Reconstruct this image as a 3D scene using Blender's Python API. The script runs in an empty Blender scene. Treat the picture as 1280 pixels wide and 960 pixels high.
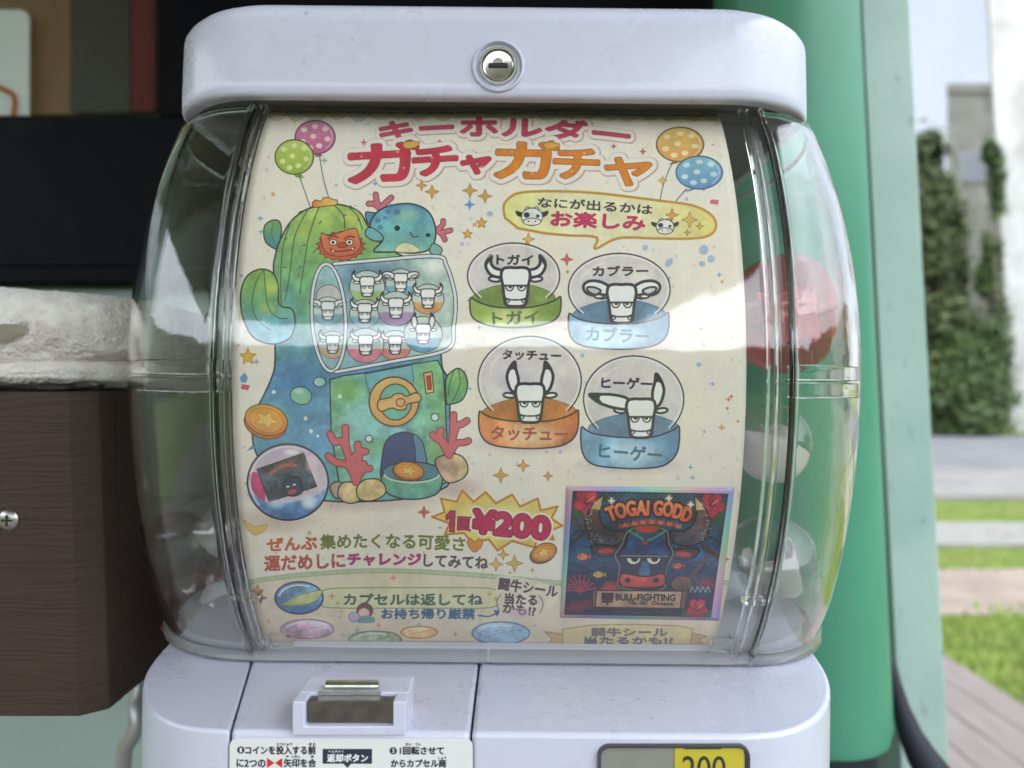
import bpy, bmesh, math, random
import numpy as np
from mathutils import Vector, Matrix, noise as mnoise

# ------------------------------------------------------------------ camera, sky, sun, exposure
SC = bpy.context.scene
COL = SC.collection
FPX = 985.0                 # focal length in photo pixels (1280 wide)
CAMZ = 1.1                  # lens height above the deck, metres
SUN_EL, SUN_AZ = math.radians(40), math.radians(182)      # behind the photographer, to the right

cam_data = bpy.data.cameras.new('camera'); CAM = bpy.data.objects.new('camera', cam_data); COL.objects.link(CAM)
CAM.location = (0, 0, CAMZ); CAM.rotation_euler = (math.pi/2, 0, 0)
cam_data.sensor_width = 36; cam_data.lens = 36*FPX/1280
cam_data.clip_start = .02; cam_data.clip_end = 500
cam_data.dof.use_dof = True; cam_data.dof.focus_distance = .335; cam_data.dof.aperture_fstop = 7.5
SC.camera = CAM

SC.view_settings.view_transform = 'Standard'; SC.view_settings.look = 'None'
SC.view_settings.exposure = 1.34; SC.view_settings.gamma = 1; SC.view_settings.use_curve_mapping = False
SC.cycles.use_denoising = True
SC.cycles.max_bounces = 16; SC.cycles.transparent_max_bounces = 32; SC.cycles.transmission_bounces = 14; SC.cycles.glossy_bounces = 8; SC.cycles.diffuse_bounces = 5
SC.cycles.caustics_reflective = False; SC.cycles.sample_clamp_indirect = 8

W = bpy.data.worlds.new('World'); SC.world = W; W.use_nodes = True
def build_sky():
    nt = W.node_tree; N = nt.nodes; L = nt.links; N.clear()
    out = N.new('ShaderNodeOutputWorld'); bg = N.new('ShaderNodeBackground'); bg.inputs['Strength'].default_value = .13
    sky = N.new('ShaderNodeTexSky'); sky.sky_type = 'NISHITA'; sky.sun_disc = False; sky.sun_elevation = SUN_EL; sky.sun_rotation = SUN_AZ
    tc = N.new('ShaderNodeTexCoord')
    # bright overcast: cloud sheet, whiter and brighter towards the veiled sun
    nz = N.new('ShaderNodeTexNoise'); nz.inputs['Scale'].default_value = 2.6; nz.inputs['Detail'].default_value = 7; nz.inputs['Roughness'].default_value = .55
    L.new(tc.outputs['Generated'], nz.inputs['Vector'])
    cr = N.new('ShaderNodeValToRGB'); cr.color_ramp.elements[0].position = .34; cr.color_ramp.elements[0].color = (2.1, 2.35, 2.72, 1)
    cr.color_ramp.elements[1].position = .64; cr.color_ramp.elements[1].color = (2.95, 3.08, 3.25, 1)
    L.new(nz.outputs['Fac'], cr.inputs['Fac'])
    dot = N.new('ShaderNodeVectorMath'); dot.operation = 'DOT_PRODUCT'
    dot.inputs[1].default_value = (math.sin(SUN_AZ)*math.cos(SUN_EL), math.cos(SUN_AZ)*math.cos(SUN_EL), math.sin(SUN_EL))
    L.new(tc.outputs['Generated'], dot.inputs[0])
    mr = N.new('ShaderNodeMapRange'); mr.interpolation_type = 'SMOOTHSTEP'
    mr.inputs['From Min'].default_value = -.35; mr.inputs['From Max'].default_value = 1; mr.inputs['To Min'].default_value = 1; mr.inputs['To Max'].default_value = SKY_GAIN
    L.new(dot.outputs['Value'], mr.inputs['Value'])
    mul = N.new('ShaderNodeVectorMath'); mul.operation = 'SCALE'; L.new(cr.outputs['Color'], mul.inputs[0]); L.new(mr.outputs['Result'], mul.inputs['Scale'])
    mx = N.new('ShaderNodeMix'); mx.data_type = 'RGBA'; mx.inputs['Factor'].default_value = .88
    L.new(sky.outputs['Color'], mx.inputs['A']); L.new(mul.outputs['Vector'], mx.inputs['B'])
    L.new(mx.outputs['Result'], bg.inputs['Color']); L.new(bg.outputs['Background'], out.inputs['Surface'])
SKY_GAIN = 6.8
build_sky()

sun_data = bpy.data.lights.new('sun', 'SUN'); SUN = bpy.data.objects.new('sun', sun_data); COL.objects.link(SUN)
sun_data.energy = .5; sun_data.angle = math.radians(12); sun_data.color = (1, .96, .9)
SUN.rotation_euler = Vector((-math.sin(SUN_AZ)*math.cos(SUN_EL), -math.cos(SUN_AZ)*math.cos(SUN_EL), -math.sin(SUN_EL))).to_track_quat('-Z', 'Y').to_euler()
# ------------------------------------------------------------------ printed artwork: a small 2D drawing kit
RNG = np.random.default_rng(7)

def smooth_noise(h, w, cell, seed):
    """Value noise, bilinear with smoothstep."""
    r = np.random.default_rng(seed)
    gh, gw = int(h/cell)+3, int(w/cell)+3
    g = r.random((gh, gw)).astype(np.float32)
    y = np.arange(h, dtype=np.float32)/cell; x = np.arange(w, dtype=np.float32)/cell
    yi = y.astype(int); xi = x.astype(int)
    fy = (y-yi); fx = (x-xi)
    fy = (fy*fy*(3-2*fy))[:, None]; fx = (fx*fx*(3-2*fx))[None, :]
    a = g[yi][:, xi]; b = g[yi][:, xi+1]; c = g[yi+1][:, xi]; d = g[yi+1][:, xi+1]
    return (a*(1-fx)+b*fx)*(1-fy)+(c*(1-fx)+d*fx)*fy

def spline(pts, closed=True, n=6):
    """Catmull-Rom through pts."""
    P = np.array(pts, dtype=np.float64); m = len(P); out = []
    segs = m if closed else m-1
    t = np.linspace(0, 1, n, endpoint=False)[:, None]
    for i in range(segs):
        if closed:
            a, b, c, d = P[(i-1) % m], P[i], P[(i+1) % m], P[(i+2) % m]
        else:
            a, b, c, d = P[max(i-1, 0)], P[i], P[i+1], P[min(i+2, m-1)]
        out.append(.5*((2*b)+(c-a)*t+(2*a-5*b+4*c-d)*t**2+(3*b-a-3*c+d)*t**3))
    out = np.concatenate(out)
    return out if closed else np.vstack([out, P[-1]])

def ellipse_pts(cx, cy, rx, ry, rot=0, n=48, a0=0, a1=360):
    t = np.radians(np.linspace(a0, a1, n, endpoint=(a1-a0) < 360)); r = math.radians(rot)
    x, y = rx*np.cos(t), ry*np.sin(t)
    return np.stack([cx+x*math.cos(r)-y*math.sin(r), cy+x*math.sin(r)+y*math.cos(r)], 1)

_GLYPHS = {}
def glyph_triangles(s):
    """Triangles of a string in the built-in font, normalised to its own 0..1 box (y up)."""
    if s not in _GLYPHS:
        cu = bpy.data.curves.new('lettering', 'FONT'); cu.body = s; cu.resolution_u = 5
        ob = bpy.data.objects.new('lettering', cu); bpy.context.scene.collection.objects.link(ob)
        me = ob.evaluated_get(bpy.context.evaluated_depsgraph_get()).to_mesh()
        me.calc_loop_triangles()
        v = np.array([(p.co.x, p.co.y) for p in me.vertices]); t = np.array([tuple(q.vertices) for q in me.loop_triangles])
        lo, hi = v.min(0), v.max(0)
        asp = (hi[0]-lo[0])/(hi[1]-lo[1])
        v = (v-lo)/(hi-lo)
        bpy.data.objects.remove(ob); bpy.data.curves.remove(cu)
        _GLYPHS[s] = (v, t, asp)
    return _GLYPHS[s]

class Art:
    """A printed sheet drawn in its own picture coordinates (x right, y down), S samples per unit."""
    def __init__(s, x0, y0, x1, y1, S, bg):
        s.x0, s.y0, s.x1, s.y1, s.S = x0, y0, x1, y1, S
        s.W, s.H = int(round((x1-x0)*S)), int(round((y1-y0)*S))
        s.a = np.empty((s.H, s.W, 3), np.float32); s.a[:] = np.array(bg, np.float32)/255
        s.wash = ((smooth_noise(s.H, s.W, 15*S, 3)*.55+smooth_noise(s.H, s.W, 5*S, 5)*.3+smooth_noise(s.H, s.W, 1.6*S, 6)*.15)-.5)*.75
        s.ox = s.oy = 0; s.k = 1
    def view(s, ox=0, oy=0, k=1): s.ox, s.oy, s.k = ox, oy, k
    def P(s, pts):
        p = np.array(pts, np.float64); return np.stack([s.ox+p[:, 0]/s.k, s.oy+p[:, 1]/s.k], 1)
    def box(s, lo, hi, pad=0):
        i0 = max(int((lo[0]-pad-s.x0)*s.S), 0); i1 = min(int((hi[0]+pad-s.x0)*s.S)+2, s.W)
        j0 = max(int((lo[1]-pad-s.y0)*s.S), 0); j1 = min(int((hi[1]+pad-s.y0)*s.S)+2, s.H)
        return i0, i1, j0, j1
    def grid(s, b):
        return (np.arange(b[0], b[1])+.5)/s.S+s.x0, (np.arange(b[2], b[3])+.5)/s.S+s.y0
    def poly_mask(s, p):
        b = s.box(p.min(0), p.max(0))
        if b[1] <= b[0] or b[3] <= b[2]: return None
        X, Y = s.grid(b); m = np.zeros((len(Y), len(X)), bool)
        q = np.roll(p, -1, 0)
        for (ax, ay), (bx, by) in zip(p, q):
            if ay == by: continue
            if ay > by: ax, ay, bx, by = bx, by, ax, ay
            r0, r1 = np.searchsorted(Y, [ay, by])
            if r1 > r0:
                xi = ax+(Y[r0:r1]-ay)*(bx-ax)/(by-ay)
                m[r0:r1] ^= X[None, :] < xi[:, None]
        return b, m
    def line_mask(s, p, w, closed):
        if closed: p = np.vstack([p, p[:1]])
        B = s.box(p.min(0), p.max(0), w)
        if B[1] <= B[0] or B[3] <= B[2]: return None
        m = np.zeros((B[3]-B[2], B[1]-B[0]), bool); r2 = (w/2)**2
        for a, c in zip(p[:-1], p[1:]):
            b = s.box(np.minimum(a, c), np.maximum(a, c), w/2)
            if b[1] <= b[0] or b[3] <= b[2]: continue
            X, Y = s.grid(b); d = c-a; L = max(d@d, 1e-12)
            t = np.clip(((X-a[0])[None, :]*d[0]+(Y-a[1])[:, None]*d[1])/L, 0, 1)
            dist = (X[None, :]-a[0]-t*d[0])**2+(Y[:, None]-a[1]-t*d[1])**2
            m[b[2]-B[2]:b[3]-B[2], b[0]-B[0]:b[1]-B[0]] |= dist < r2
        return B, m
    def paint(s, bm, col, alpha=1., wash=.12):
        if bm is None: return
        b, m = bm; sub = s.a[b[2]:b[3], b[0]:b[1]]
        if callable(col):
            X, Y = s.grid(b); c = np.asarray(col(X[None, :]+0*Y[:, None], Y[:, None]+0*X[None, :]), np.float32)/255
        else: c = np.array(col, np.float32)/255+np.zeros(sub.shape, np.float32)
        if wash: c = c*(1+wash*2*s.wash[b[2]:b[3], b[0]:b[1], None])
        f = (m*alpha)[..., None] if m.dtype == bool else (m*alpha)[..., None]
        sub[:] = sub*(1-f)+np.clip(c, 0, 1)*f
    # ---- shapes; pts in the current view, widths in picture units
    def fill(s, pts, col, alpha=1., line=None, w=1.2, smooth=True, wash=.12, n=6):
        p = s.P(spline(pts, True, n) if smooth else pts)
        if col is not None: s.paint(s.poly_mask(p), col, alpha, wash)
        if line is not None: s.paint(s.line_mask(p, w, True), line, 1, 0)
    def oval(s, cx, cy, rx, ry, col, rot=0, **k): s.fill(ellipse_pts(cx, cy, rx, ry, rot), col, smooth=False, **k)
    def line(s, pts, col, w=1.2, smooth=True, alpha=1., closed=False):
        p = s.P(spline(pts, closed, 6) if smooth and len(pts) > 2 else pts); s.paint(s.line_mask(p, w, closed), col, alpha, 0)
    def soft(s, cx, cy, rx, ry, col, alpha):
        c = s.P([(cx, cy)])[0]; rx, ry = rx/s.k, ry/s.k
        b = s.box(c-[rx, ry], c+[rx, ry])
        if b[1] <= b[0] or b[3] <= b[2]: return
        X, Y = s.grid(b); d = ((X-c[0])/rx)[None, :]**2+((Y-c[1])/ry)[:, None]**2
        s.paint((b, np.clip(1-d, 0, 1)**1.2), col, alpha, .1)
    def dilate(s, bm, r):
        b, m = bm; R = int(math.ceil(r*s.S)); 
        pad = [min(R, b[0]), min(R, s.W-b[1]), min(R, b[2]), min(R, s.H-b[3])]
        o = np.pad(m, ((pad[2], pad[3]), (pad[0], pad[1]))); src = np.pad(o, R); H, W = o.shape
        rs = r*s.S
        for rad in np.arange(rs, 0, -2.5):
            for t in np.linspace(0, 2*math.pi, max(8, int(rad*2.2)), endpoint=False):
                dx, dy = int(round(rad*math.cos(t))), int(round(rad*math.sin(t)))
                o = o | src[R+dy:R+dy+H, R+dx:R+dx+W]
        return (b[0]-pad[0], b[1]+pad[1], b[2]-pad[2], b[3]+pad[3]), o
    def text_mask(s, txt, p0, p1, h, mid=None, slant=0):
        """Lettering whose box runs along the centre line p0..p1 (bent through mid), h tall."""
        v, tri, _ = glyph_triangles(txt)
        q = s.P([p0, p1] if mid is None else [p0, p1, mid]); h = h/s.k
        a, c = q[0], q[1]; m = (a+c)/2 if mid is None else 2*q[2]-(a+c)/2
        u = v[:, :1]; pt = (1-u)**2*a+2*u*(1-u)*m+u*u*c
        d = 2*(1-u)*(m-a)+2*u*(c-m); d /= np.linalg.norm(d, axis=1, keepdims=True)
        nrm = np.stack([d[:, 1], -d[:, 0]], 1)
        pt = pt+nrm*((v[:, 1:]-.5)*h)+d*((v[:, 1:]-.5)*h*slant)
        B = s.box(pt.min(0), pt.max(0)); 
        if B[1] <= B[0] or B[3] <= B[2]: return None
        M = np.zeros((B[3]-B[2], B[1]-B[0]), bool)
        for t in tri:
            T = pt[t]; b = s.box(T.min(0), T.max(0))
            if b[1] <= b[0] or b[3] <= b[2]: continue
            X, Y = s.grid(b); X = X[None, :]; Y = Y[:, None]
            e = [(T[(i+1) % 3, 0]-T[i, 0])*(Y-T[i, 1])-(T[(i+1) % 3, 1]-T[i, 1])*(X-T[i, 0]) for i in range(3)]
            k = ((e[0] >= -1e-9) & (e[1] >= -1e-9) & (e[2] >= -1e-9)) | ((e[0] <= 1e-9) & (e[1] <= 1e-9) & (e[2] <= 1e-9))
            M[b[2]-B[2]:b[3]-B[2], b[0]-B[0]:b[1]-B[0]] |= k
        return B, M
    def text(s, txt, p0, p1, h, col, bold=0, mid=None, rings=(), wash=.08, slant=0):
        bm = s.text_mask(txt, p0, p1, h, mid, slant)
        if bm is None: return
        for r, c in rings: s.paint(s.dilate(bm, r+bold), c, 1, .04)
        if bold: bm = s.dilate(bm, bold)
        s.paint(bm, col, 1, wash)
    def spark(s, cx, cy, r, col, line=None, k=4):
        pts = []
        for i in range(2*k):
            a = math.pi*i/k-math.pi/2; q = r if i % 2 == 0 else r*(.38 if k == 4 else .48)
            pts.append((cx+q*math.cos(a), cy+q*math.sin(a)))
        s.fill(pts, col, smooth=False, line=line, w=.7)
    def image(s, name):
        im = bpy.data.images.new(name, s.W, s.H)
        px = np.ones((s.H, s.W, 4), np.float32); px[..., :3] = np.clip(s.a[::-1], 0, 1)
        im.pixels.foreach_set(px.ravel()); im.update(); im.pack()
        return im

def grad(y0, y1, *cols):
    C = np.array(cols, float)
    def f(X, Y):
        t = np.clip((Y-y0)/(y1-y0), 0, 1)*(len(C)-1); i = np.minimum(t.astype(int), len(C)-2); k = (t-i)[..., None]
        return C[i]*(1-k)+C[i+1]*k
    return f
def gradx(x0, x1, *cols):
    g = grad(x0, x1, *cols); return lambda X, Y: g(Y, X)

INK = (38, 36, 44)
def bull(A, cx, cy, k, kind, w=3.7):
    """White bull-head emblem with heavy outline; k = drawing units per picture unit."""
    V = (A.ox, A.oy, A.k); A.view(cx, cy, k); WH = (246, 245, 242)
    mir = lambda pts: [(-x, y) for x, y in pts]
    for sgn in (-1, 1):
        A.oval(sgn*112, -38, 32, 13, WH, rot=sgn*-6, line=INK, w=w*.75)
    up = [(70, -62), (62, -120), (76, -180), (82, -218), (106, -190), (124, -140), (112, -85), (92, -58)]
    uptip = [(72, -170), (82, -218), (106, -190), (116, -165), (94, -178)]
    side = [(-70, -100), (-142, -122), (-222, -126), (-276, -124), (-238, -88), (-190, -66), (-130, -50), (-72, -48)]
    sidetip = [(-215, -124), (-276, -124), (-240, -88), (-205, -78), (-222, -100)]
    curl = [(70, -50), (128, -58), (158, -98), (156, -135), (130, -165), (132, -125), (112, -98), (74, -84)]
    curltip = [(131, -150), (130, -165), (156, -135), (159, -105), (143, -128)]
    droop = [(66, -84), (112, -114), (172, -118), (204, -96), (196, -60), (158, -42), (112, -46), (78, -46)]
    if kind == 'up': hs = [(up, uptip), (mir(up), mir(uptip))]
    elif kind == 'side': hs = [([(x*1.0, y*1.08) for x, y in up], [(x, y*1.08) for x, y in uptip]), (side, sidetip)]
    elif kind == 'curl': hs = [(curl, curltip), (mir(curl), mir(curltip))]
    else: hs = [(droop, None), (mir(droop), None)]
    for h, t in hs:
        A.fill(h, WH, line=INK, w=w, wash=.03)
        if t: A.fill(t, INK, smooth=False, wash=0)
    if kind == 'droop':
        for sgn in (-1, 1):
            A.fill([(sgn*x, y) for x, y in [(112, -66), (146, -84), (184, -84), (178, -62), (140, -46)]], (205, 202, 200), line=INK, w=w*.7)
            A.oval(sgn*122, -36, 24, 10, WH, line=INK, w=w*.6)
    A.fill([(-62, -96), (0, -100), (62, -96), (78, -58), (68, 0), (62, 55), (50, 100), (0, 108), (-50, 100), (-62, 55), (-68, 0), (-78, -58)], WH, line=INK, w=w, wash=.03)
    A.line([(-66, -4), (66, -4)], INK, w*.6)
    for sgn in (-1, 1):
        A.fill(ellipse_pts(sgn*32, 0, 25, 28, 0, 16, 0, 180), INK, smooth=False, wash=0)
        A.fill(ellipse_pts(sgn*32, 1, 17, 20, 0, 16, 0, 180), WH, smooth=False, wash=0)
        A.fill(ellipse_pts(sgn*29, 1, 10, 11, 0, 16, 0, 180), INK, smooth=False, wash=0)
        A.oval(sgn*45, 78, 15, 14, INK); A.oval(sgn*43, 80, 7, 7, (190, 188, 186))
    A.line([(-58, 62), (-26, 72), (26, 72), (58, 62)], INK, w*.5)
    A.view(*V)
# ------------------------------------------------------------------ the poster's print
PX0, PY0, PX1, PY1 = 270, 118, 950, 840
def draw_poster():
    A = Art(PX0, PY0, PX1, PY1, 3, (240, 231, 215))
    A.a *= (1+.07*A.wash)[..., None]
    A.a *= 1+.05*(smooth_noise(A.H, A.W, 2.2, 11)-.5)[..., None]
    A.a += np.array([.015, 0, -.02], np.float32)*np.float32(2)*(smooth_noise(A.H, A.W, 160, 12)-.5)[..., None]
    # scattered confetti and pale flecks
    r = random.Random(5)
    pal = [(232, 186, 120), (176, 205, 220), (222, 160, 160), (190, 200, 150), (205, 190, 215), (225, 205, 140)]
    for _ in range(620):
        x, y = r.uniform(292, 930), r.uniform(140, 805); q = r.uniform(1, 2.6)
        A.oval(x, y, q, q*r.uniform(.5, 1), r.choice(pal), rot=r.uniform(0, 180), alpha=r.uniform(.25, .7))
    for _ in range(150):
        x, y = r.uniform(300, 925), r.uniform(145, 800); q = r.uniform(1.8, 3.6)
        c = r.choice([(214, 150, 70), (120, 165, 205), (205, 90, 95), (150, 175, 120), (170, 165, 215)])
        if r.random() < .5: A.spark(x, y, q*1.5, c)
        else: A.fill([(x-q, y-q*.6), (x+q*.7, y-q), (x+q, y+q*.6), (x-q*.6, y+q)], c, smooth=False, alpha=.75)
    # torn looking painted border along the top
    for i, x in enumerate(range(345, 900, 26)):
        A.fill([(x-14, 138), (x-6, 148+(i*7) % 5), (x+6, 150-(i*5) % 4), (x+14, 138)], [(205, 200, 140), (170, 195, 200), (222, 190, 130)][i % 3], alpha=.45, line=(160, 140, 90), w=.6)
    # lower band
    A.fill([(280, 735), (330, 723), (400, 716), (484, 713), (600, 720), (720, 731), (820, 731), (950, 728), (950, 850), (280, 850)], (232, 208, 170), smooth=False, alpha=.55)
    A.line([(285, 733), (330, 724), (400, 716.5), (484, 713), (600, 719), (720, 730), (820, 730), (945, 727)], (168, 186, 138), 6.5, alpha=.85)
    A.line([(285, 733), (330, 724), (400, 716.5), (484, 713), (600, 719), (720, 730), (820, 730), (945, 727)], (202, 208, 166), 2.0, alpha=.8)
    for i in range(40):
        t = 300+i*15; y = np.interp(t, [285, 330, 400, 484, 600, 720, 820, 945], [733, 724, 716.5, 713, 719, 730, 730, 727])
        A.line([(t, y-2), (t+3, y+2)], (140, 160, 110), .8, alpha=.6)
    # ---- balloons
    def balloon(cx, cy, rx, ry, c1, c2, dot, string, line):
        A.line(string, (110, 112, 118), 1.5)
        A.fill([(string[0][0]-4, cy+ry+3), (cx, cy+ry-2), (string[0][0]+4, cy+ry+2)], c2, smooth=False, line=line, w=1)
        A.oval(cx, cy, rx, ry, grad(cy-ry, cy+ry, c1, c2), line=line, w=1.7)
        for dx, dy in ((-.55, -.45), (0, -.65), (.5, -.5), (-.1, -.05), (.62, .1), (-.62, .25), (.2, .5), (-.25, .62)):
            A.oval(cx+dx*rx, cy+dy*ry, rx*.15, ry*.15, dot, alpha=.9)
        A.line(ellipse_pts(cx, cy, rx*.86, ry*.86, 0, 20, -60, 50).tolist(), (250, 250, 245), 1.3, alpha=.5)
    balloon(394, 172, 25, 21, (222, 130, 165), (190, 88, 135), (243, 226, 214), [(399, 192), (404, 222), (411, 248)], (88, 60, 90))
    balloon(368, 196.6, 24, 21.5, (190, 205, 95), (150, 178, 62), (226, 232, 165), [(374, 220), (389, 262)], (70, 82, 50))
    balloon(850, 181, 29.5, 21.5, (226, 190, 100), (222, 150, 80), (240, 224, 165), [(841, 202), (830, 228), (825, 250)], (92, 76, 56))
    balloon(874, 216, 29, 20.5, (130, 185, 205), (92, 145, 195), (208, 228, 230), [(858, 236), (843, 254)], (58, 84, 116))
    A.spark(828, 226, 6, (235, 195, 90), (170, 130, 50))
    # ---- title
    ROSE, RED, ORG = (197, 52, 84), (198, 42, 66), (217, 122, 32)
    T = [('キーホルダー', (475, 165.5), (787, 171), (625, 158.5), 24, ROSE, .9)]
    def ring_set(items, rings):
        ms = []
        for txt, p0, p1, mid, h, c, b in items:
            m = A.text_mask(txt, p0, p1, h, mid)
            ms.append((A.dilate(m, b), c))
        for rr, rc, off in rings:
            for m, c in ms:
                bx, mm = A.dilate(m, rr); o = int(off*A.S)
                A.paint(((bx[0]+o, bx[1]+o, bx[2]+o, bx[3]+o), mm), rc, 1, .03)
        for m, c in ms:
            A.paint(A.dilate(m, .7), (118, 40, 48), 1, 0); A.paint(m, c, 1, .16)
    ring_set(T, [(6.2, (196, 158, 150), .8), (5.2, (238, 229, 216), 0)])
    GA = [('ガ', (436, 205), (523, 200), None, 47, RED, 2.2), ('チ', (517, 203), (571, 200), None, 33, RED, 1.8), ('ャ', (577, 207), (613, 205), None, 21, RED, 1.7),
          ('ガ', (620, 199), (697, 201), None, 45, ORG, 2.2), ('チ', (693, 204), (748, 206), None, 35, ORG, 1.8), ('ヤ', (757, 214), (813, 216), None, 32, ORG, 1.8)]
    ring_set(GA, [(7.4, (196, 158, 150), .8), (6.2, (238, 229, 216), 0)])
    for x, y in ((452, 196), (466, 219), (505, 210), (497, 190), (540, 197), (602, 209), (640, 190), (665, 216), (715, 214), (730, 192), (790, 214)):
        A.oval(x, y, 1.5, 1.5, (240, 190, 160), alpha=.8)
    A.fill([(504, 180), (512, 177), (525, 178), (520, 184), (508, 186)], (222, 170, 70), line=(140, 90, 40), w=.8)
    A.fill([(680, 180), (690, 178), (700, 181), (692, 186), (682, 186)], (225, 160, 60), line=(140, 90, 40), w=.8)
    # ---- speech bubble
    A.view(580, 230, 4)
    B = [(330, 40), (480, 38), (640, 45), (800, 62), (980, 85), (1140, 108), (1235, 155), (1260, 212), (1225, 258), (1130, 274), (950, 273), (772, 272), (655, 325), (662, 268), (520, 258), (400, 247), (270, 222), (205, 170), (200, 105), (250, 55)]
    B = [tuple(q) for q in spline(B[17:]+B[:16], False, 5)]+[B[16]]
    A.fill(B, gradx(630, 890, (232, 226, 140), (238, 232, 190), (236, 226, 180), (230, 214, 120)), smooth=False)
    A.line(B, (206, 152, 58), 3.4, smooth=False, closed=True); A.line(B, (160, 110, 40), 1, smooth=False, closed=True, alpha=.6)
    A.text('なにが出るかは', (370, 92), (940, 130), 50, (42, 40, 50), .42, mid=(650, 108))
    A.text('お楽しみ', (436, 173), (904, 198), 74, (190, 40, 84), .85, mid=(670, 184))
    def cow(cx, cy, s):
        WH = (234, 232, 226)
        for q in (-1, 1):
            A.fill([(cx+q*45*s, cy-18*s), (cx+q*85*s, cy-32*s), (cx+q*80*s, cy-8*s), (cx+q*52*s, cy+2*s)], INK, smooth=True)
            A.oval(cx+q*22*s, cy-40*s, 14*s, 12*s, WH, line=INK, w=.9)
        A.oval(cx, cy, 56*s, 46*s, WH, line=INK, w=1.1)
        A.oval(cx-28*s, cy-10*s, 16*s, 14*s, INK); A.oval(cx+30*s, cy-4*s, 9*s, 9*s, INK)
        A.oval(cx, cy+26*s, 46*s, 19*s, (238, 232, 226), line=INK, w=1); A.oval(cx-18*s, cy+24*s, 5*s, 4*s, INK); A.oval(cx+18*s, cy+24*s, 5*s, 4*s, INK)
    cow(340, 165, .95); cow(1005, 215, .8)
    for x, y, q, c in ((1040, 155, 34, (224, 150, 60)), (1128, 180, 42, (222, 180, 90)), (1178, 212, 20, (214, 170, 90)), (1116, 243, 18, (214, 160, 80)),
                       (30, 34, 38, (220, 160, 70)), (105, 62, 36, (220, 160, 70)), (28, 104, 30, (92, 140, 205)), (88, 196, 30, (222, 165, 60)), (18, 252, 26, (222, 165, 60)), (322, 276, 32, (222, 180, 80)),
                       (514, 378, 32, (214, 90, 100)), (518, 440, 14, (190, 140, 80))):
        A.spark(x, y, q, c, (150, 105, 50) if c[0] > 200 else None, 5 if q in (30, 26) and c[0] > 200 else 4)
    for x, y, rx, ry, ro in ((1198, 330, 22, 26, 20), (1235, 375, 20, 18, -30), (1190, 400, 16, 14, 0), (1024, 394, 16, 26, 35), (905, 318, 14, 14, 0), (130, 150, 16, 14, 0)):
        A.oval(x, y, rx, ry, (150, 178, 215), rot=ro, alpha=.8)
    A.fill([(1235, 78), (1275, 82), (1270, 105), (1228, 98)], (214, 95, 105), smooth=False)
    A.view()
    # ---- little windows with the four bulls
    def dome(cx, cy, rx, ry, bx0, bx1, by0, by1, base, dark, floor, name_c, name, kind, hx, hy, k, t_top, t_bot):
        A.soft((bx0+bx1)/2, by1-4, (bx1-bx0)*.62, 15, (190, 165, 175), .5)
        A.oval(cx, cy, rx, ry, grad(cy-ry, cy+ry, (216, 206, 200), (224, 216, 212), (206, 196, 204)), alpha=.95)
        A.soft(cx-rx*.35, cy-ry*.1, rx*.5, ry*.5, (196, 186, 205), .5); A.soft(cx+rx*.45, cy-ry*.35, rx*.35, ry*.4, (236, 226, 214), .7)
        my = (by0+by1)/2
        p = [(cx-rx*.92, by0-4), (cx-rx*.5, by0-16), (cx, by0-20), (cx+rx*.5, by0-17), (cx+rx*.92, by0-5), (cx+rx*.75, by0+9), (cx, by0+13), (cx-rx*.75, by0+9)]
        A.fill(p, gradx(bx0, bx1, floor, tuple(c*.82 for c in floor), floor), line=tuple(c*.6 for c in floor), w=.8, wash=.3)
        A.line(ellipse_pts(cx, cy, rx, ry, 0, 60, 138, 402).tolist(), (246, 244, 242), 3.6, smooth=False, alpha=.7)
        A.line(ellipse_pts(cx, cy, rx+1.5, ry+1.5, 0, 60, 138, 402).tolist(), INK, 1.8, smooth=False)
        h = by1-by0
        q = [(bx0, by0-2), (bx0+7, by0+1), (bx0+16, by0+5), (cx-rx*.4, by0+9), (cx, by0+10), (cx+rx*.4, by0+9), (bx1-16, by0+4), (bx1-7, by0), (bx1, by0-3), (bx1-2, by0+h*.55), (bx1-16, by1-5), (cx+rx*.3, by1), (cx-rx*.3, by1), (bx0+14, by1-5), (bx0+1, by0+h*.55)]
        A.fill(q, gradx(bx0, bx1, base, tuple(min(255, c*1.12+16) for c in base), base, dark), line=INK, w=2, wash=.3)
        A.soft(cx, my+6, rx*.75, h*.42, (232, 220, 170) if name_c[0] > 70 and base[2] < 150 else (205, 224, 226), .75)
        A.text(name, (t_bot[0], t_bot[1]), (t_bot[2], t_bot[3]), t_bot[4], name_c, .7)
        bull(A, hx, hy, k, kind)
        A.text(name, (t_top[0], t_top[1]), (t_top[2], t_top[3]), t_top[4], (38, 36, 44), .65)
        A.line(ellipse_pts(cx, cy, rx*.82, ry*.82, 0, 14, 195, 250).tolist(), (250, 250, 250), 1.6, alpha=.5)
    dome(642, 345, 56, 39.5, 588, 701, 375, 409, (150, 178, 72), (112, 142, 52), (130, 158, 72), (84, 112, 50), 'トガイ', 'curl', 644.5, 358, 4.3, (621, 324.5, 666, 325, 12), (616, 398, 673, 396, 16))
    dome(774, 362, 62, 43.5, 711, 836, 395, 436, (130, 176, 204), (100, 148, 184), (98, 138, 172), (74, 126, 164), 'カブラー', 'droop', 777, 379, 4.3, (741, 339, 810, 338.5, 12), (733, 417, 811, 420, 17))
    dome(662, 476, 63, 54, 599, 723, 517, 560, (214, 128, 66), (190, 96, 46), (206, 120, 66), (164, 66, 44), 'タッチュー', 'up', 662.5, 503, 4.3, (628, 443, 701, 445, 12), (614, 541, 710, 543, 17))
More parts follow.
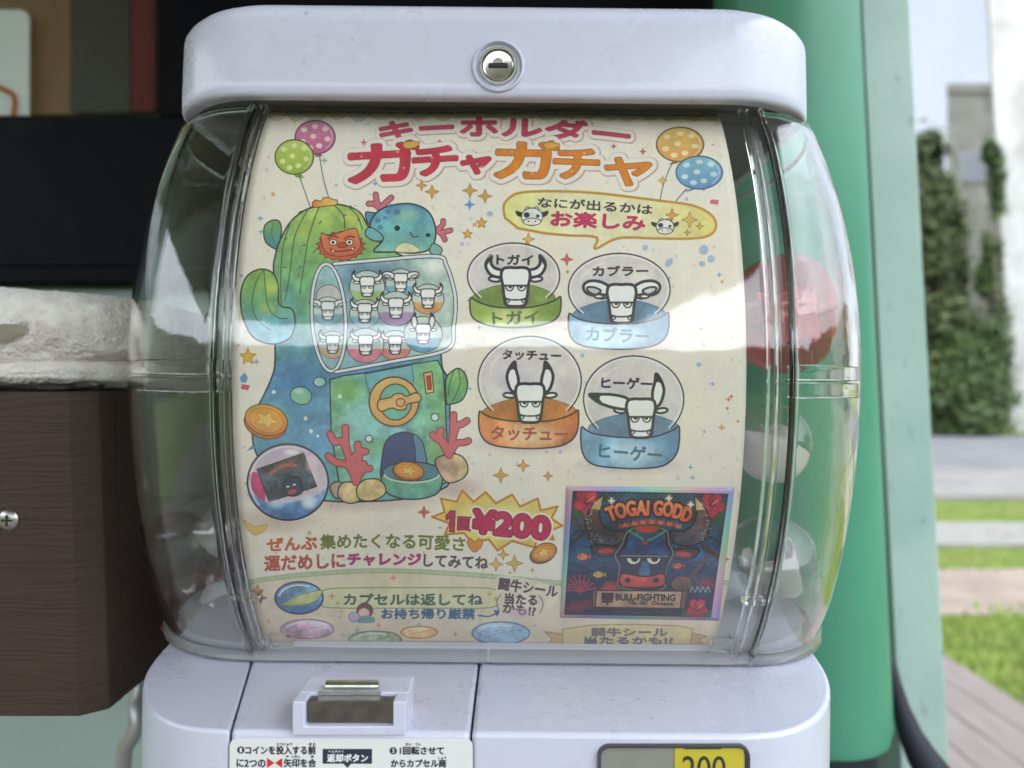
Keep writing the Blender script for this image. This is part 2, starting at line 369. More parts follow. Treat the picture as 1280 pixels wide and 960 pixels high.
    dome(792, 499, 61, 52.5, 726.5, 849, 537, 585, (112, 160, 190), (84, 130, 164), (104, 142, 174), (46, 102, 132), 'ヒーゲー', 'side', 801, 522, 4.3, (752, 478, 815, 480, 14), (749, 563, 827, 569, 18))
    A.soft(618, 492, 14, 14, (250, 245, 240), .6)
    # ---- cactus toy machine
    A.soft(430, 614, 150, 30, (196, 160, 150), .75); A.soft(345, 650, 62, 20, (196, 160, 150), .55); A.soft(570, 610, 40, 16, (196, 160, 150), .6)
    A.view(290, 230, 4.129)
    A.fill([(165, 262), (170, 215), (205, 190), (242, 192), (256, 235), (250, 285), (262, 330), (235, 340), (198, 322), (175, 300)], grad(275, 312, (120, 170, 90), (60, 130, 150)), line=INK, w=1.6)
    A.line([(215, 200), (205, 260), (230, 320)], (60, 100, 80), 1)
    body = [(215, 445), (222, 380), (245, 300), (300, 200), (380, 135), (480, 108), (580, 112), (660, 148), (700, 215), (760, 300), (900, 380), (1000, 380), (1075, 420), (1080, 900), (1110, 1000), (1125, 1200), (1110, 1560), (600, 1640), (240, 1570), (130, 1400), (105, 1270), (130, 1160), (165, 1090), (205, 1000), (222, 920), (222, 700)]
    A.fill(body, grad(258, 600, (164, 192, 96), (124, 178, 108), (106, 170, 140), (88, 138, 176), (90, 144, 184), (108, 178, 176)), line=INK, w=2, wash=.32)
    for cx, cy, rx, ry, c, al in ((455, 205, 90, 70, (196, 208, 96), .8), (620, 180, 70, 55, (205, 208, 100), .8), (370, 250, 50, 40, (176, 196, 84), .8), (300, 700, 60, 260, (74, 138, 160), .5), (480, 300, 120, 160, (126, 180, 90), .6), (330, 1050, 140, 150, (70, 116, 170), .5), (400, 1350, 160, 120, (84, 140, 190), .5), (250, 1200, 70, 80, (90, 170, 150), .5)):
        A.soft(cx, cy, rx, ry, c, al)
    for ln in ([(300, 205), (265, 320), (252, 470), (255, 620)], [(390, 135), (325, 270), (300, 450), (275, 600)], [(452, 112), (400, 260), (372, 420), (350, 570)], [(530, 112), (575, 165), (582, 230)], [(600, 118), (650, 170), (672, 235)]):
        A.line(ln, (48, 92, 66), 1.4)
    for x, y, a in ((345, 150, 40), (300, 205, 60), (612, 112, -60), (450, 205, 40), (365, 320, 20), (270, 290, 30), (650, 185, -40), (265, 430, 0), (345, 435, 30), (420, 355, 50), (575, 168, 30), (340, 480, 70)):
        A.line([(x, y), (x+16*math.cos(math.radians(a)), y-16*math.sin(math.radians(a)))], (44, 80, 58), 1.3)
    A.fill([(45, 620), (50, 540), (82, 472), (150, 440), (213, 462), (240, 530), (240, 606), (262, 634), (308, 645), (325, 690), (320, 755), (285, 805), (200, 826), (110, 790), (62, 705)], grad(338, 430, (140, 180, 84), (120, 172, 90), (92, 158, 120), (104, 170, 190), (150, 200, 215)), line=INK, w=1.9, wash=.35)
    A.soft(205, 540, 45, 60, (196, 208, 100), .8); A.soft(180, 640, 60, 45, (190, 205, 100), .6)
    for ln in ([(160, 446), (120, 520), (105, 620), (130, 700), (200, 755)], [(165, 448), (175, 560), (190, 640), (235, 690), (290, 695)]): A.line(ln, (48, 92, 66), 1.3)
    A.fill([(415, 100), (432, 84), (458, 90), (476, 72), (505, 74), (522, 82), (542, 84), (538, 108), (480, 116), (425, 122)], gradx(391, 421, (222, 110, 70), (235, 180, 90), (236, 190, 100)), line=(120, 70, 50), w=1.3)
    # lion-dog mask
    mane = []
    for i in range(36):
        t = 2*math.pi*i/36; q = 1 if i % 2 else .86
        mane.append((562+128*q*math.cos(t), 322+78*q*math.sin(t)))
    A.fill(mane, (196, 84, 56), smooth=False, line=(110, 48, 40), w=1.1, wash=.3)
    A.fill([(462, 255), (500, 268), (560, 250), (600, 235), (640, 232), (655, 270), (664, 320), (630, 362), (560, 374), (495, 362), (468, 320)], grad(287, 320, (226, 132, 84), (206, 92, 62)), line=(110, 48, 40), w=1.1)
    for x in (522, 606):
        A.oval(x, 302, 19, 15, (240, 232, 214), line=(70, 40, 36), w=1); A.oval(x, 302, 8, 8, (50, 36, 36)); A.line([(x-26, 284), (x, 270), (x+26, 276)], (150, 50, 44), 2.2)
    A.fill([(548, 310), (566, 302), (586, 308), (592, 324), (566, 330), (545, 324)], (180, 70, 52), line=(90, 40, 36), w=.9)
    A.line([(508, 335), (530, 348), (570, 346), (615, 340), (634, 325)], (80, 36, 36), 1.4)
    for x, y in ((522, 342), (622, 330)): A.fill([(x-8, y), (x+8, y-2), (x, y+18)], (245, 236, 214), smooth=False, line=(90, 40, 36), w=.7)
    # sea creature asleep on top
    def coral(base, arms, w, c, line=(120, 46, 60)):
        for k, cc in ((w+2.6, line), (w, c)):
            for a in arms: A.line([base]+a, cc, k)
    coral((765, 130), [[(748, 90), (742, 56)], [(735, 105), (706, 103)], [(790, 100), (822, 72)]], 5.2, (206, 104, 124))
    coral((1055, 240), [[(1085, 215), (1090, 192)], [(1080, 250), (1128, 240)], [(1085, 262), (1098, 288)]], 4.6, (206, 104, 124))
    A.fill([(690, 150), (720, 148), (765, 160), (780, 220), (740, 235), (700, 200)], (84, 140, 178), line=INK, w=1.5)
    A.fill([(712, 210), (750, 145), (830, 110), (930, 104), (1010, 140), (1048, 215), (1048, 290), (1015, 340), (940, 358), (850, 352), (745, 352), (735, 338), (765, 310), (775, 286), (735, 262)], grad(255, 316, (88, 152, 184), (104, 178, 180), (126, 188, 170)), line=INK, w=1.9, wash=.3)
    A.fill([(850, 350), (845, 332), (880, 305), (930, 312), (970, 340), (940, 354)], (226, 220, 176), line=(120, 120, 100), w=.8)
    A.fill([(690, 265), (700, 228), (735, 232), (775, 265), (778, 290), (735, 295)], (112, 176, 186), line=INK, w=1.4); A.fill([(1035, 310), (1070, 320), (1085, 345), (1065, 368), (1020, 352)], (126, 188, 180), line=INK, w=1.3)
    A.soft(900, 160, 90, 50, (170, 206, 160), .6)
    for x, y, q in ((805, 142, 13), (850, 145, 15), (755, 190, 12), (765, 225, 13), (790, 175, 9), (818, 115, 11)): A.oval(x, y, q*1.2, q, (62, 112, 160), alpha=.75)
    A.oval(853, 229, 15, 14, (34, 36, 44)); A.oval(1012, 265, 12, 11, (34, 36, 44)); A.line([(920, 252), (938, 274), (962, 270)], INK, 1.4)
    # ---- glass drum of the toy machine
    A.view()
    A.fill([(414, 330), (470, 325), (545, 320.5), (558, 332), (567, 360), (569, 382), (567, 408), (560, 436), (490, 452), (418, 466), (404, 452), (392, 425), (388, 395), (391, 362), (400, 338)], gradx(390, 570, (150, 185, 186), (120, 160, 176), (168, 196, 190), (190, 206, 196)), smooth=False, wash=.35)
    A.soft(470, 345, 60, 22, (84, 112, 150), .7); A.soft(545, 335, 22, 14, (240, 240, 230), .8)
    def ball(cx, cy, r, c, kind, q):
        A.oval(cx, cy, r, r*.94, (205, 214, 206), alpha=.85, line=INK, w=1.1)
        A.fill(ellipse_pts(cx, cy, r, r*.94, 0, 24, 12, 168), c, smooth=False, alpha=.9, wash=.3)
        A.line(ellipse_pts(cx, cy, r, r*.94, 0, 24, 12, 168).tolist(), tuple(v*.6 for v in c), 1, smooth=False)
        bull(A, cx, cy-1, q, kind, 1.5)
    for bl in ((411, 372, 16, (200, 150, 130), None, 0), (410, 389, 19, (96, 150, 178), 'droop', 9), (416, 431, 18, (216, 150, 104), 'curl', 9.2), (459, 359, 22, (160, 190, 120), 'curl', 8.4), (501, 354, 19, (110, 165, 180), 'droop', 9), (535, 374, 20, (224, 150, 80), 'curl', 8.6), (456, 392, 19, (120, 170, 190), 'curl', 8.8), (494, 432, 20, (214, 120, 110), 'curl', 9.2), (457, 432, 23, (210, 112, 136), 'curl', 8.4), (529, 418, 24, (86, 150, 184), 'up', 8.4), (495, 386, 23, (168, 130, 186), 'curl', 8.2)):
        if bl[4]: ball(*bl)
        else: A.oval(bl[0], bl[1], bl[2], bl[2], (214, 196, 186), alpha=.8, line=INK, w=1)
    A.fill(ellipse_pts(411, 397, 21, 67, -3), (190, 215, 220), smooth=False, alpha=.22)
    A.line(ellipse_pts(411, 397, 21, 67, -3).tolist(), INK, 5.2, smooth=False, closed=True); A.line(ellipse_pts(411, 397, 21, 67, -3).tolist(), (224, 230, 232), 3.2, smooth=False, closed=True)
    rim = [(418, 330), (470, 325.5), (545, 320.5), (558, 332), (567, 360), (569.5, 382), (567, 408), (559, 437), (490, 452), (420, 465)]
    A.line(rim, INK, 5.6); A.line(rim, (226, 230, 230), 3.4)
    # ---- lower cabinet of the toy machine
    A.view(290, 430, 4)
    A.fill([(490, 178), (560, 158), (700, 140), (900, 100), (1030, 82), (1056, 140), (1065, 260), (1075, 480), (1080, 690), (1000, 720), (540, 720), (520, 600), (496, 430)], gradx(410, 560, (116, 180, 140), (120, 180, 176), (124, 190, 180), (118, 178, 122)), smooth=False, line=INK, w=1.6, wash=.45)
    A.soft(580, 230, 110, 80, (130, 182, 96), .8); A.soft(980, 170, 80, 120, (128, 182, 100), .7); A.soft(720, 520, 90, 60, (120, 180, 100), .6); A.soft(1010, 520, 60, 60, (140, 190, 110), .7); A.soft(620, 380, 90, 90, (150, 206, 204), .6)
    A.fill([(665, 150), (900, 106), (908, 180), (900, 250), (690, 250), (672, 190)], (118, 176, 190), smooth=False, alpha=.7, line=(60, 90, 100), w=1)
    A.oval(822, 300, 126, 122, (64, 110, 120), alpha=.35)
    A.oval(810, 288, 124, 123, grad(472, 533, (228, 184, 110), (214, 150, 96)), line=(88, 56, 46), w=1.9)
    A.oval(818, 290, 80, 90, (112, 180, 160), line=(88, 56, 46), w=1.6)
    A.fill([(728, 300), (740, 278), (790, 268), (815, 250), (850, 248), (870, 262), (915, 244), (942, 255), (940, 285), (880, 300), (868, 325), (830, 330), (800, 320), (752, 336), (732, 326)], (222, 168, 108), line=(88, 56, 46), w=1.7)
    A.oval(843, 292, 22, 20, (226, 160, 110), line=(88, 56, 46), w=1.4)
    A.fill([(958, 146), (1000, 138), (1010, 240), (970, 248)], (226, 180, 120), smooth=False, line=(88, 56, 46), w=1.5); A.fill([(972, 162), (992, 158), (998, 226), (980, 230)], (176, 62, 56), smooth=False, line=(88, 40, 40), w=1)
    A.fill([(1068, 190), (1085, 150), (1130, 122), (1165, 150), (1178, 210), (1150, 280), (1085, 302), (1072, 290)], grad(460, 505, (140, 185, 96), (84, 150, 120)), line=INK, w=1.7, wash=.3)
    A.line([(1130, 124), (1140, 200), (1100, 290)], (48, 92, 66), 1.2); A.line([(1110, 135), (1090, 190), (1080, 260)], (48, 92, 66), 1.2)
    for x, y, q in ((1015, 366, 19), (685, 473, 17), (210, 240, 10), (368, 372, 10), (395, 435, 10), (430, 460, 7), (540, 262, 11)): A.oval(x, y, q, q, (214, 232, 224), line=INK if q > 15 else None, w=1.2)
    A.oval(345, 258, 54, 44, (126, 186, 160), rot=15, line=(40, 70, 90), w=1.3); A.soft(335, 235, 30, 18, (200, 226, 205), .9)
    A.oval(438, 190, 30, 24, (170, 206, 196), line=(40, 70, 90), w=1.2)
    A.fill([(755, 680), (752, 560), (775, 480), (830, 446), (890, 444), (945, 480), (970, 560), (972, 640), (900, 680)], grad(540, 600, (58, 70, 120), (44, 60, 104)), line=INK, w=1.7)
    A.fill([(905, 452), (945, 480), (970, 560), (972, 640), (925, 600), (915, 520)], (84, 130, 160), line=INK, w=1)
    A.fill([(752, 655), (830, 690), (960, 680), (1048, 630), (1050, 700), (1020, 750), (930, 775), (830, 768), (762, 730)], grad(590, 622, (104, 170, 130), (96, 160, 150)), line=INK, w=1.8, wash=.4)
    A.oval(900, 638, 146, 48, (76, 124, 140), line=INK, w=1.6); A.line(ellipse_pts(900, 646, 140, 46, 0, 24, 10, 170).tolist(), (190, 222, 208), 2.4)
    def coin(cx, cy, rx, ry, rot, thick=10):
        A.oval(cx-4, cy+thick, rx, ry, (196, 110, 40), rot=rot, line=(100, 56, 30), w=1.5)
        A.oval(cx, cy, rx, ry, grad(A.oy+(cy-ry)/A.k, A.oy+(cy+ry)/A.k, (226, 160, 70), (206, 118, 44)), rot=rot, line=(100, 56, 30), w=1.4)
        A.oval(cx, cy, rx*.8, ry*.78, (222, 150, 62), rot=rot, line=(180, 100, 44), w=.8)
        pts = []
        for i in range(10):
            t = math.pi*i/5-1.4; q = .62 if i % 2 == 0 else .3
            c, s_ = math.cos(math.radians(rot)), math.sin(math.radians(rot)); x, y = rx*q*math.cos(t), ry*q*math.sin(t)
            pts.append((cx+x*c-y*s_, cy+x*s_+y*c))
        A.fill(pts, (236, 190, 92), smooth=False, line=(190, 120, 50), w=.8)
    coin(884, 634, 76, 44, 8, 6)
    for c in ([(490, 720), (515, 690), (560, 700), (570, 760), (520, 770)], [(530, 760), (545, 700), (600, 690), (650, 720), (640, 780), (580, 795)], [(625, 720), (660, 680), (730, 676), (768, 715), (755, 760), (690, 784), (635, 772)]):
        A.fill(c, gradx(410, 482, (186, 150, 140), (226, 204, 140), (205, 180, 120)), line=INK, w=1.6, wash=.4)
    A.fill([(1015, 590), (1060, 555), (1130, 552), (1170, 585), (1178, 640), (1140, 680), (1070, 688)], gradx(545, 585, (190, 150, 130), (222, 196, 140)), line=INK, w=1.6, wash=.4)
    coral((620, 690), [[(590, 590), (570, 500), (568, 418)], [(560, 500), (515, 490), (492, 452)], [(585, 610), (520, 590), (482, 560)], [(600, 590), (630, 540), (628, 502)], [(640, 550), (668, 538)], [(640, 630), (660, 600)], [(650, 630), (688, 622)]], 7.4, (208, 96, 100))
    coral((1085, 555), [[(1100, 480), (1106, 420), (1108, 354)], [(1120, 420), (1150, 400), (1174, 384)], [(1120, 500), (1160, 492), (1182, 484)], [(1060, 490), (1030, 478), (1004, 454)], [(1040, 470), (1044, 432)]], 7, (208, 96, 100))
    coin(172, 380, 108, 76, 16, 16)
    # capsule with a sticker inside
    A.oval(280, 690, 202, 190, grad(556, 650, (196, 178, 205), (222, 206, 214), (190, 170, 200)), line=INK, w=2.2)
    A.fill([(88, 660), (120, 640), (160, 700), (165, 782), (130, 770), (98, 720)], (205, 70, 120), wash=.4)
    A.fill([(125, 626), (358, 545), (424, 712), (186, 788)], grad(566, 627, (96, 70, 66), (60, 78, 88), (60, 66, 72)), smooth=False, line=(40, 36, 40), w=1.2, wash=.9)
    A.line([(190, 650), (250, 610), (320, 606)], (196, 100, 60), 4, alpha=.8); A.fill([(258, 690), (330, 665), (352, 740), (285, 758)], (44, 60, 84), line=(24, 24, 30), w=1.2, wash=.3); A.oval(302, 738, 22, 12, (190, 70, 60), rot=-15)
    for x in (280, 312): A.oval(x, 712-(x-280)*.3, 9, 5, (220, 214, 200))
    for i in range(40):
        x, y = 150+RNG.random()*240, 600+RNG.random()*150; A.oval(x, y, 6, 4, [(150, 90, 60), (90, 140, 150), (160, 60, 60), (40, 50, 60)][i % 4], alpha=.35)
    A.fill([(88, 745), (180, 790), (300, 790), (420, 755), (478, 715), (474, 760), (420, 830), (340, 872), (270, 880), (180, 850), (110, 790)], grad(612, 650, (150, 186, 215), (92, 136, 190), (70, 110, 170)), wash=.5)
    A.soft(385, 790, 50, 45, (240, 246, 250), .95); A.soft(220, 800, 60, 30, (200, 220, 236), .7); A.soft(400, 600, 40, 60, (240, 214, 220), .8); A.soft(300, 540, 50, 22, (250, 246, 246), .9)
    A.oval(280, 690, 202, 190, None, line=INK, w=2.2); A.line(ellipse_pts(280, 690, 188, 176, 0, 40, 140, 300).tolist(), (244, 242, 246), 1.6, alpha=.7)
    A.view()
    # ---- price burst
    cx, cy = 623, 651; pts = []
    R = [(540, 646), (556, 640), (551, 623), (571, 627), (578, 613), (592, 627), (607, 615), (620, 629), (640, 618), (650, 633), (672, 623), (676, 638), (697, 633), (689, 648), (703, 657), (688, 663), (692, 674), (672, 672), (668, 684), (640, 676), (622, 688), (611, 674), (590, 678), (580, 666), (556, 668), (562, 654)]
    A.fill(R, lambda X, Y: np.stack([232+0*X, 196+40*np.exp(-((X-cx)**2/3000+(Y-cy)**2/500)), 84+90*np.exp(-((X-cx)**2/3000+(Y-cy)**2/500))], -1), smooth=False, line=(196, 122, 44), w=2.6)
    WB = [(3.0, (244, 232, 206))]
    A.fill([(557, 645), (563, 638), (569, 638.5), (568, 665), (562, 664.5), (562.5, 647), (558, 650)], (184, 42, 84), smooth=False, line=(90, 24, 50), w=1.1)
    A.text('回', (573, 654), (588, 655), 15, (178, 42, 84), 1.0, rings=[(.8, (90, 24, 50))])
    A.text('¥200', (592, 651), (686, 660), 27, (192, 40, 84), 2.3, rings=[(3.6, (244, 232, 206)), (1.0, (110, 24, 56))])
    A.view(600, 630, 2.909); coin(232, 176, 48, 32, -22, 5); A.view()
    # ---- lines of lettering below
    A.text('ぜんぶ', (334, 681), (396, 678), 15.5, (198, 92, 52), .75)
    A.text('集めたくなる可愛さ', (400.5, 677.5), (581, 680), 18, (106, 120, 54), .7, mid=(490, 676))
    A.fill([(593, 690), (586, 683), (584, 677), (588, 673), (593, 677), (599, 673), (603, 677), (601, 684)], (224, 140, 62), line=(150, 90, 50), w=1)
    A.text('運だめしに', (331, 704.5), (431, 700), 18, (178, 70, 48), .75)
    A.text('チャレンジ', (435, 699), (526, 699.5), 14.5, (164, 36, 100), .95)
    A.text('してみてね', (530, 700), (610, 703.5), 15, (66, 54, 48), .7)
    for x, y, q, c in ((620, 705, 9, (226, 190, 90)), (643, 704, 11, (224, 180, 90)), (629, 693, 7, (224, 170, 80)), (530, 640, 8, (208, 84, 84)), (310, 446, 11, (226, 176, 60)), (322, 738, 8, (206, 160, 70)), (326, 747, 8, (170, 50, 96)), (540, 240, 9, (222, 160, 70)), (527, 232, 7, (222, 160, 70)), (626, 594, 10, (222, 160, 80)), (654, 582, 8, (222, 160, 80)), (685, 595, 6, (220, 150, 70)), (552, 258, 0.1, (0, 0, 0))):
        A.spark(x, y, q, c, (150, 100, 50), 5 if (x, y) == (310, 446) else 4)
    A.fill([(300, 472), (306, 466), (310, 472), (308, 478), (302, 478)], (92, 150, 190), smooth=False); A.fill([(303, 478+2), (313, 478+4), (310, 488), (301, 486)], (206, 92, 100), smooth=False)
    A.fill([(308, 504+60), (316, 556), (320, 560)], (90, 140, 190), smooth=False)
    A.fill([(304, 650), (320, 658), (334, 655), (330, 664), (316, 668)], (226, 190, 110), line=(180, 140, 70), w=.7)
    # return-the-capsule line
    A.fill([(404, 738), (440, 734.5), (520, 734.2), (600, 734.5), (622, 738), (628, 746), (622, 756), (600, 760), (520, 760), (420, 759.5), (402, 755)], (228, 222, 178), line=(150, 170, 110), w=1.6)
    A.text('カプセルは返してね', (430, 749), (603, 749), 14, (62, 92, 74), .65)
    for x, y, q in ((415, 745, 5), (422, 754, 3.5), (612, 742, 4), (620, 748, 4)): A.spark(x, y, q, (216, 170, 84))
    A.oval(374, 747, 30, 20, grad(727, 767, (140, 182, 212), (74, 124, 178)), line=(38, 56, 96), w=2, wash=.5); A.fill([(352, 756), (366, 747), (384, 741), (402, 738), (396, 750), (378, 756)], (190, 196, 130), line=(110, 120, 80), w=.9, wash=.4); A.line(ellipse_pts(374, 747, 25, 16, 0, 16, 190, 300).tolist(), (230, 240, 246), 2)
    A.text('お持ち帰り厳禁', (477, 767), (593.5, 767), 12.5, (52, 96, 140), .7)
    A.line([(598, 769), (612, 770), (622, 765)], (52, 96, 140), 1.8); A.fill([(617, 762), (626, 763), (621, 771)], (52, 96, 140), smooth=False)
    A.oval(456, 763, 10, 9, (126, 70, 64), line=(80, 44, 44), w=1); A.oval(455, 766, 7, 6, (236, 200, 176)); A.fill([(446, 774), (456, 769), (468, 772), (466, 778), (448, 778)], (120, 160, 170)); A.oval(443, 771, 7, 6, (196, 186, 215), line=(110, 100, 140), w=.9)
    DK = (78, 52, 58)
    A.fill([(622, 720), (660, 724), (700, 735), (696, 748), (676, 770), (630, 770), (622, 750)], (238, 228, 206), alpha=.8)
    A.text('闘牛シール', (624, 729), (697, 739.5), 15, DK, .6)
    A.text('当たる', (631, 747.5), (671, 750), 13, DK, .55); A.text('かも!?', (629, 759), (669, 764), 12, DK, .55)
    A.line([(626, 743), (621, 752), (624, 764)], DK, 1); A.line([(674, 744), (679, 754), (675, 766)], DK, 1)
    A.soft(650, 766, 20, 8, (205, 160, 190), .6)
    # eggs along the bottom
    for x, y, rx, ry, c, d in ((384, 786, 33, 12, (222, 186, 205), (170, 96, 140)), (469, 799, 33, 10.5, (196, 208, 166), (100, 130, 80)), (524, 790, 23, 7.5, (230, 180, 120), (196, 130, 70)), (626, 791, 36, 14, (160, 192, 216), (70, 100, 150))):
        A.oval(x, y, rx, ry, grad(y-ry, y+ry, tuple(min(255, v+18) for v in c), c), line=d, w=1.5, wash=.5); A.line(ellipse_pts(x, y, rx*.8, ry*.7, 0, 14, 195, 300).tolist(), (245, 245, 245), 1.5); A.line([(x-rx*.6, y+ry*.4), (x, y), (x+rx*.6, y-ry*.3)], d, .8, alpha=.6)
    # banner under the sticker
    A.fill([(680, 789), (704, 792), (704, 806), (684, 806), (690, 798)], (216, 180, 128), smooth=False, line=(170, 130, 84), w=1)
    A.fill([(862, 790), (884, 795), (874, 799), (880, 806), (858, 806)], (216, 180, 128), smooth=False, line=(170, 130, 84), w=1)
    A.fill([(703, 786), (740, 781), (790, 780), (850, 782), (866, 786), (862, 808), (704, 808)], (232, 212, 158), smooth=False, line=(178, 140, 90), w=1.2)
    A.text('闘牛シール', (740, 789.5), (834, 790), 10, (112, 106, 110), .6)
    A.text('当たるかも!?', (730, 800), (841, 800.5), 9, (112, 106, 110), .6)
    A.a[:] = A.a*.9+.1*np.array([.97, .95, .90], np.float32)
    # faint linen grain
    yy, xx = np.mgrid[0:A.H, 0:A.W]
    A.a *= (1+.012*np.sin(yy*1.35)+.012*np.sin(xx*1.35)).astype(np.float32)[..., None]
    return A
# ------------------------------------------------------------------ the holographic bull sticker
SX0, SY0, SX1, SY1 = 696, 604, 921, 778
def draw_sticker():
    A = Art(SX0, SY0, SX1, SY1, 6, (190, 200, 205))
    X = np.linspace(0, 1, A.W)[None, :]; Y = np.linspace(0, 1, A.H)[:, None]
    ph = X*4.2+Y*3.4
    A.a[..., 0] = .70+.13*np.sin(ph*2.2+.4); A.a[..., 1] = .72+.10*np.sin(ph*2.2+2.4); A.a[..., 2] = .78+.08*np.sin(ph*2.2+4.4)
    A.view(690, 600, 4.571)
    art = [(120, 64), (1005, 80), (906, 782), (72, 766)]
    holo = A.a.copy()
    A.fill(art, grad(614, 770, (30, 62, 74), (36, 78, 104), (30, 70, 106), (22, 40, 68), (34, 30, 42)), smooth=False, wash=.9)
    for j in range(5):
        for i in range(22):
            x, y = 300+i*28+(j % 2)*14, 80+j*15
            if x < 900: A.line(ellipse_pts(x, y, 14, 11, 0, 8, 180, 360).tolist(), (104, 150, 160), .6, alpha=.55)
    r = random.Random(3)
    for _ in range(240):
        x = r.uniform(110, 930); y = r.uniform(300, 640)
        A.line([(x, y), (x+r.uniform(10, 40), y+r.uniform(-4, 4))], r.choice([(80, 140, 170), (30, 60, 100), (60, 120, 140), (110, 160, 170)]), .7, alpha=.5)
    for _ in range(60):
        x, y = r.uniform(105, 300), r.uniform(230, 350); A.line([(x, y), (x+r.uniform(-30, 40), y+r.uniform(-20, 20))], r.choice([(130, 50, 44), (70, 50, 50), (150, 90, 60)]), .9, alpha=.7)
        x, y = r.uniform(840, 980), r.uniform(200, 420); A.line([(x, y), (x+r.uniform(-30, 30), y+r.uniform(-20, 30))], r.choice([(130, 60, 50), (60, 90, 70), (50, 44, 50), (110, 90, 70)]), .9, alpha=.7)
    A.line([(110, 360), (260, 260)], (40, 36, 40), 2.4); A.line([(800, 270), (985, 370)], (40, 36, 40), 2.4)
    def hib(cx, cy, q):
        for i in range(4): A.oval(cx+r.uniform(-1, 1)*q, cy+q*.9, q*.9, q*.4, (50, 84, 60), rot=i*60)
        for i in range(5):
            t = 2*math.pi*i/5+.3; A.oval(cx+.52*q*math.cos(t), cy+.52*q*math.sin(t), q*.55, q*.46, (186, 52, 70), rot=math.degrees(t), line=(90, 24, 40), w=.8, wash=.4)
        A.oval(cx, cy, q*.24, q*.24, (120, 24, 44)); A.line([(cx, cy), (cx+q*.5, cy-q*.4)], (226, 180, 110), 1)
    hib(200, 125, 74); hib(915, 140, 70); hib(830, 735, 58)
    def reef(cx, cy, q, c):
        for i in range(9):
            t = math.pi*(.08+.84*i/8); A.line([(cx, cy), (cx+q*.5*math.cos(t)+6, cy-q*.55*math.sin(t)), (cx+q*math.cos(t), cy-q*math.sin(t))], c, 1.8)
            A.line([(cx+q*.5*math.cos(t), cy-q*.55*math.sin(t)), (cx+q*.8*math.cos(t+.3), cy-q*.8*math.sin(t+.3))], c, 1.2)
    reef(155, 640, 100, (160, 54, 62)); reef(330, 630, 50, (176, 60, 60)); reef(880, 620, 70, (130, 50, 60)); reef(140, 745, 60, (130, 50, 56)); reef(200, 730, 50, (110, 46, 56))
    def fish(cx, cy, q, c, d):
        A.fill([(cx-q, cy), (cx-q*.3, cy-q*.55), (cx+q*.5, cy-q*.4), (cx+q*.8, cy), (cx+q*.4, cy+q*.45), (cx-q*.4, cy+q*.5)], c, line=d, w=.9, wash=.4)
        A.fill([(cx+q*.7, cy), (cx+q*1.2, cy-q*.5), (cx+q*1.1, cy+q*.5)], c, smooth=False, line=d, w=.8); A.oval(cx-q*.5, cy-q*.08, q*.12, q*.12, (20, 20, 24))
    fish(178, 438, 38, (204, 108, 60), (70, 36, 30)); fish(268, 540, 36, (205, 180, 80), (40, 40, 40)); fish(720, 490, 34, (196, 90, 70), (70, 30, 30))
    A.line([(790, 560), (900, 420)], (92, 66, 50), 4.6); A.line([(862, 380), (952, 440)], (70, 52, 46), 6); A.oval(742, 590, 62, 44, (110, 80, 60), line=(50, 36, 32), w=1.2, wash=.5)
    for i in range(6): A.line([(690+i*20, 560), (720+i*14, 625)], (70, 50, 40), .9)
    for i in range(4): A.line([(790+i*30, 640), (800+i*30, 610), (815+i*30, 640)], (150, 190, 200), 1)
    # horns
    LH = [(292, 92), (240, 130), (202, 190), (190, 265), (220, 335), (280, 372), (360, 372), (410, 340), (412, 290), (350, 292), (298, 262), (272, 205), (278, 140)]
    RH = [(818, 96), (852, 130), (890, 190), (902, 262), (872, 335), (810, 372), (730, 372), (682, 340), (680, 290), (742, 292), (795, 262), (822, 205), (822, 140)]
    for h, tip in ((LH, [(292, 92), (240, 130), (222, 165), (274, 170)]), (RH, [(818, 96), (852, 130), (874, 168), (824, 172)])):
        A.fill(h, grad(620, 682, (110, 96, 84), (84, 60, 58), (60, 74, 86)), line=(26, 22, 26), w=2.2, wash=.9)
        A.fill(tip, (200, 168, 110), smooth=False, wash=.4)
    for _ in range(150):
        L = r.random() < .5; t = r.uniform(.35, 2.9); rad = r.uniform(98, 138)
        cx = 305 if L else 790; x, y = cx+(-1 if L else 1)*rad*.9*math.sin(t), 235-rad*1.02*math.cos(t)
        A.line([(x, y), (x+r.uniform(-14, 14), y+r.uniform(-10, 10))], r.choice([(190, 80, 56), (150, 170, 170), (205, 200, 190), (120, 50, 46), (70, 110, 130)]), .9, alpha=.7)
    for sx, (ex, ey) in ((1, (300, 402)), (-1, (760, 420))):
        A.fill([(ex-82*sx, ey-18), (ex-40*sx, ey-32), (ex+70*sx, ey-22), (ex+80*sx, ey+14), (ex+10*sx, ey+36), (ex-50*sx, ey+22)], (70, 56, 58), line=(24, 20, 24), w=2); A.oval(ex+8*sx, ey+2, 44, 14, (190, 60, 52), rot=-4*sx)
    # face
    A.fill([(436, 292), (545, 262), (652, 292), (668, 360), (690, 420), (660, 490), (645, 560), (640, 615), (545, 635), (390, 612), (378, 560), (388, 490), (362, 430), (400, 370)], (34, 32, 38), line=(140, 120, 96), w=1.4)
    A.fill([(446, 300), (545, 270), (645, 302), (655, 370), (664, 430), (398, 430), (425, 370)], grad(660, 694, (44, 86, 110), (38, 74, 124), (34, 62, 108)), wash=.7, line=(20, 24, 32), w=1.4)
    A.fill([(470, 268), (545, 258), (620, 268), (580, 298), (545, 304), (500, 296)], (196, 50, 46), line=(50, 90, 70), w=2)
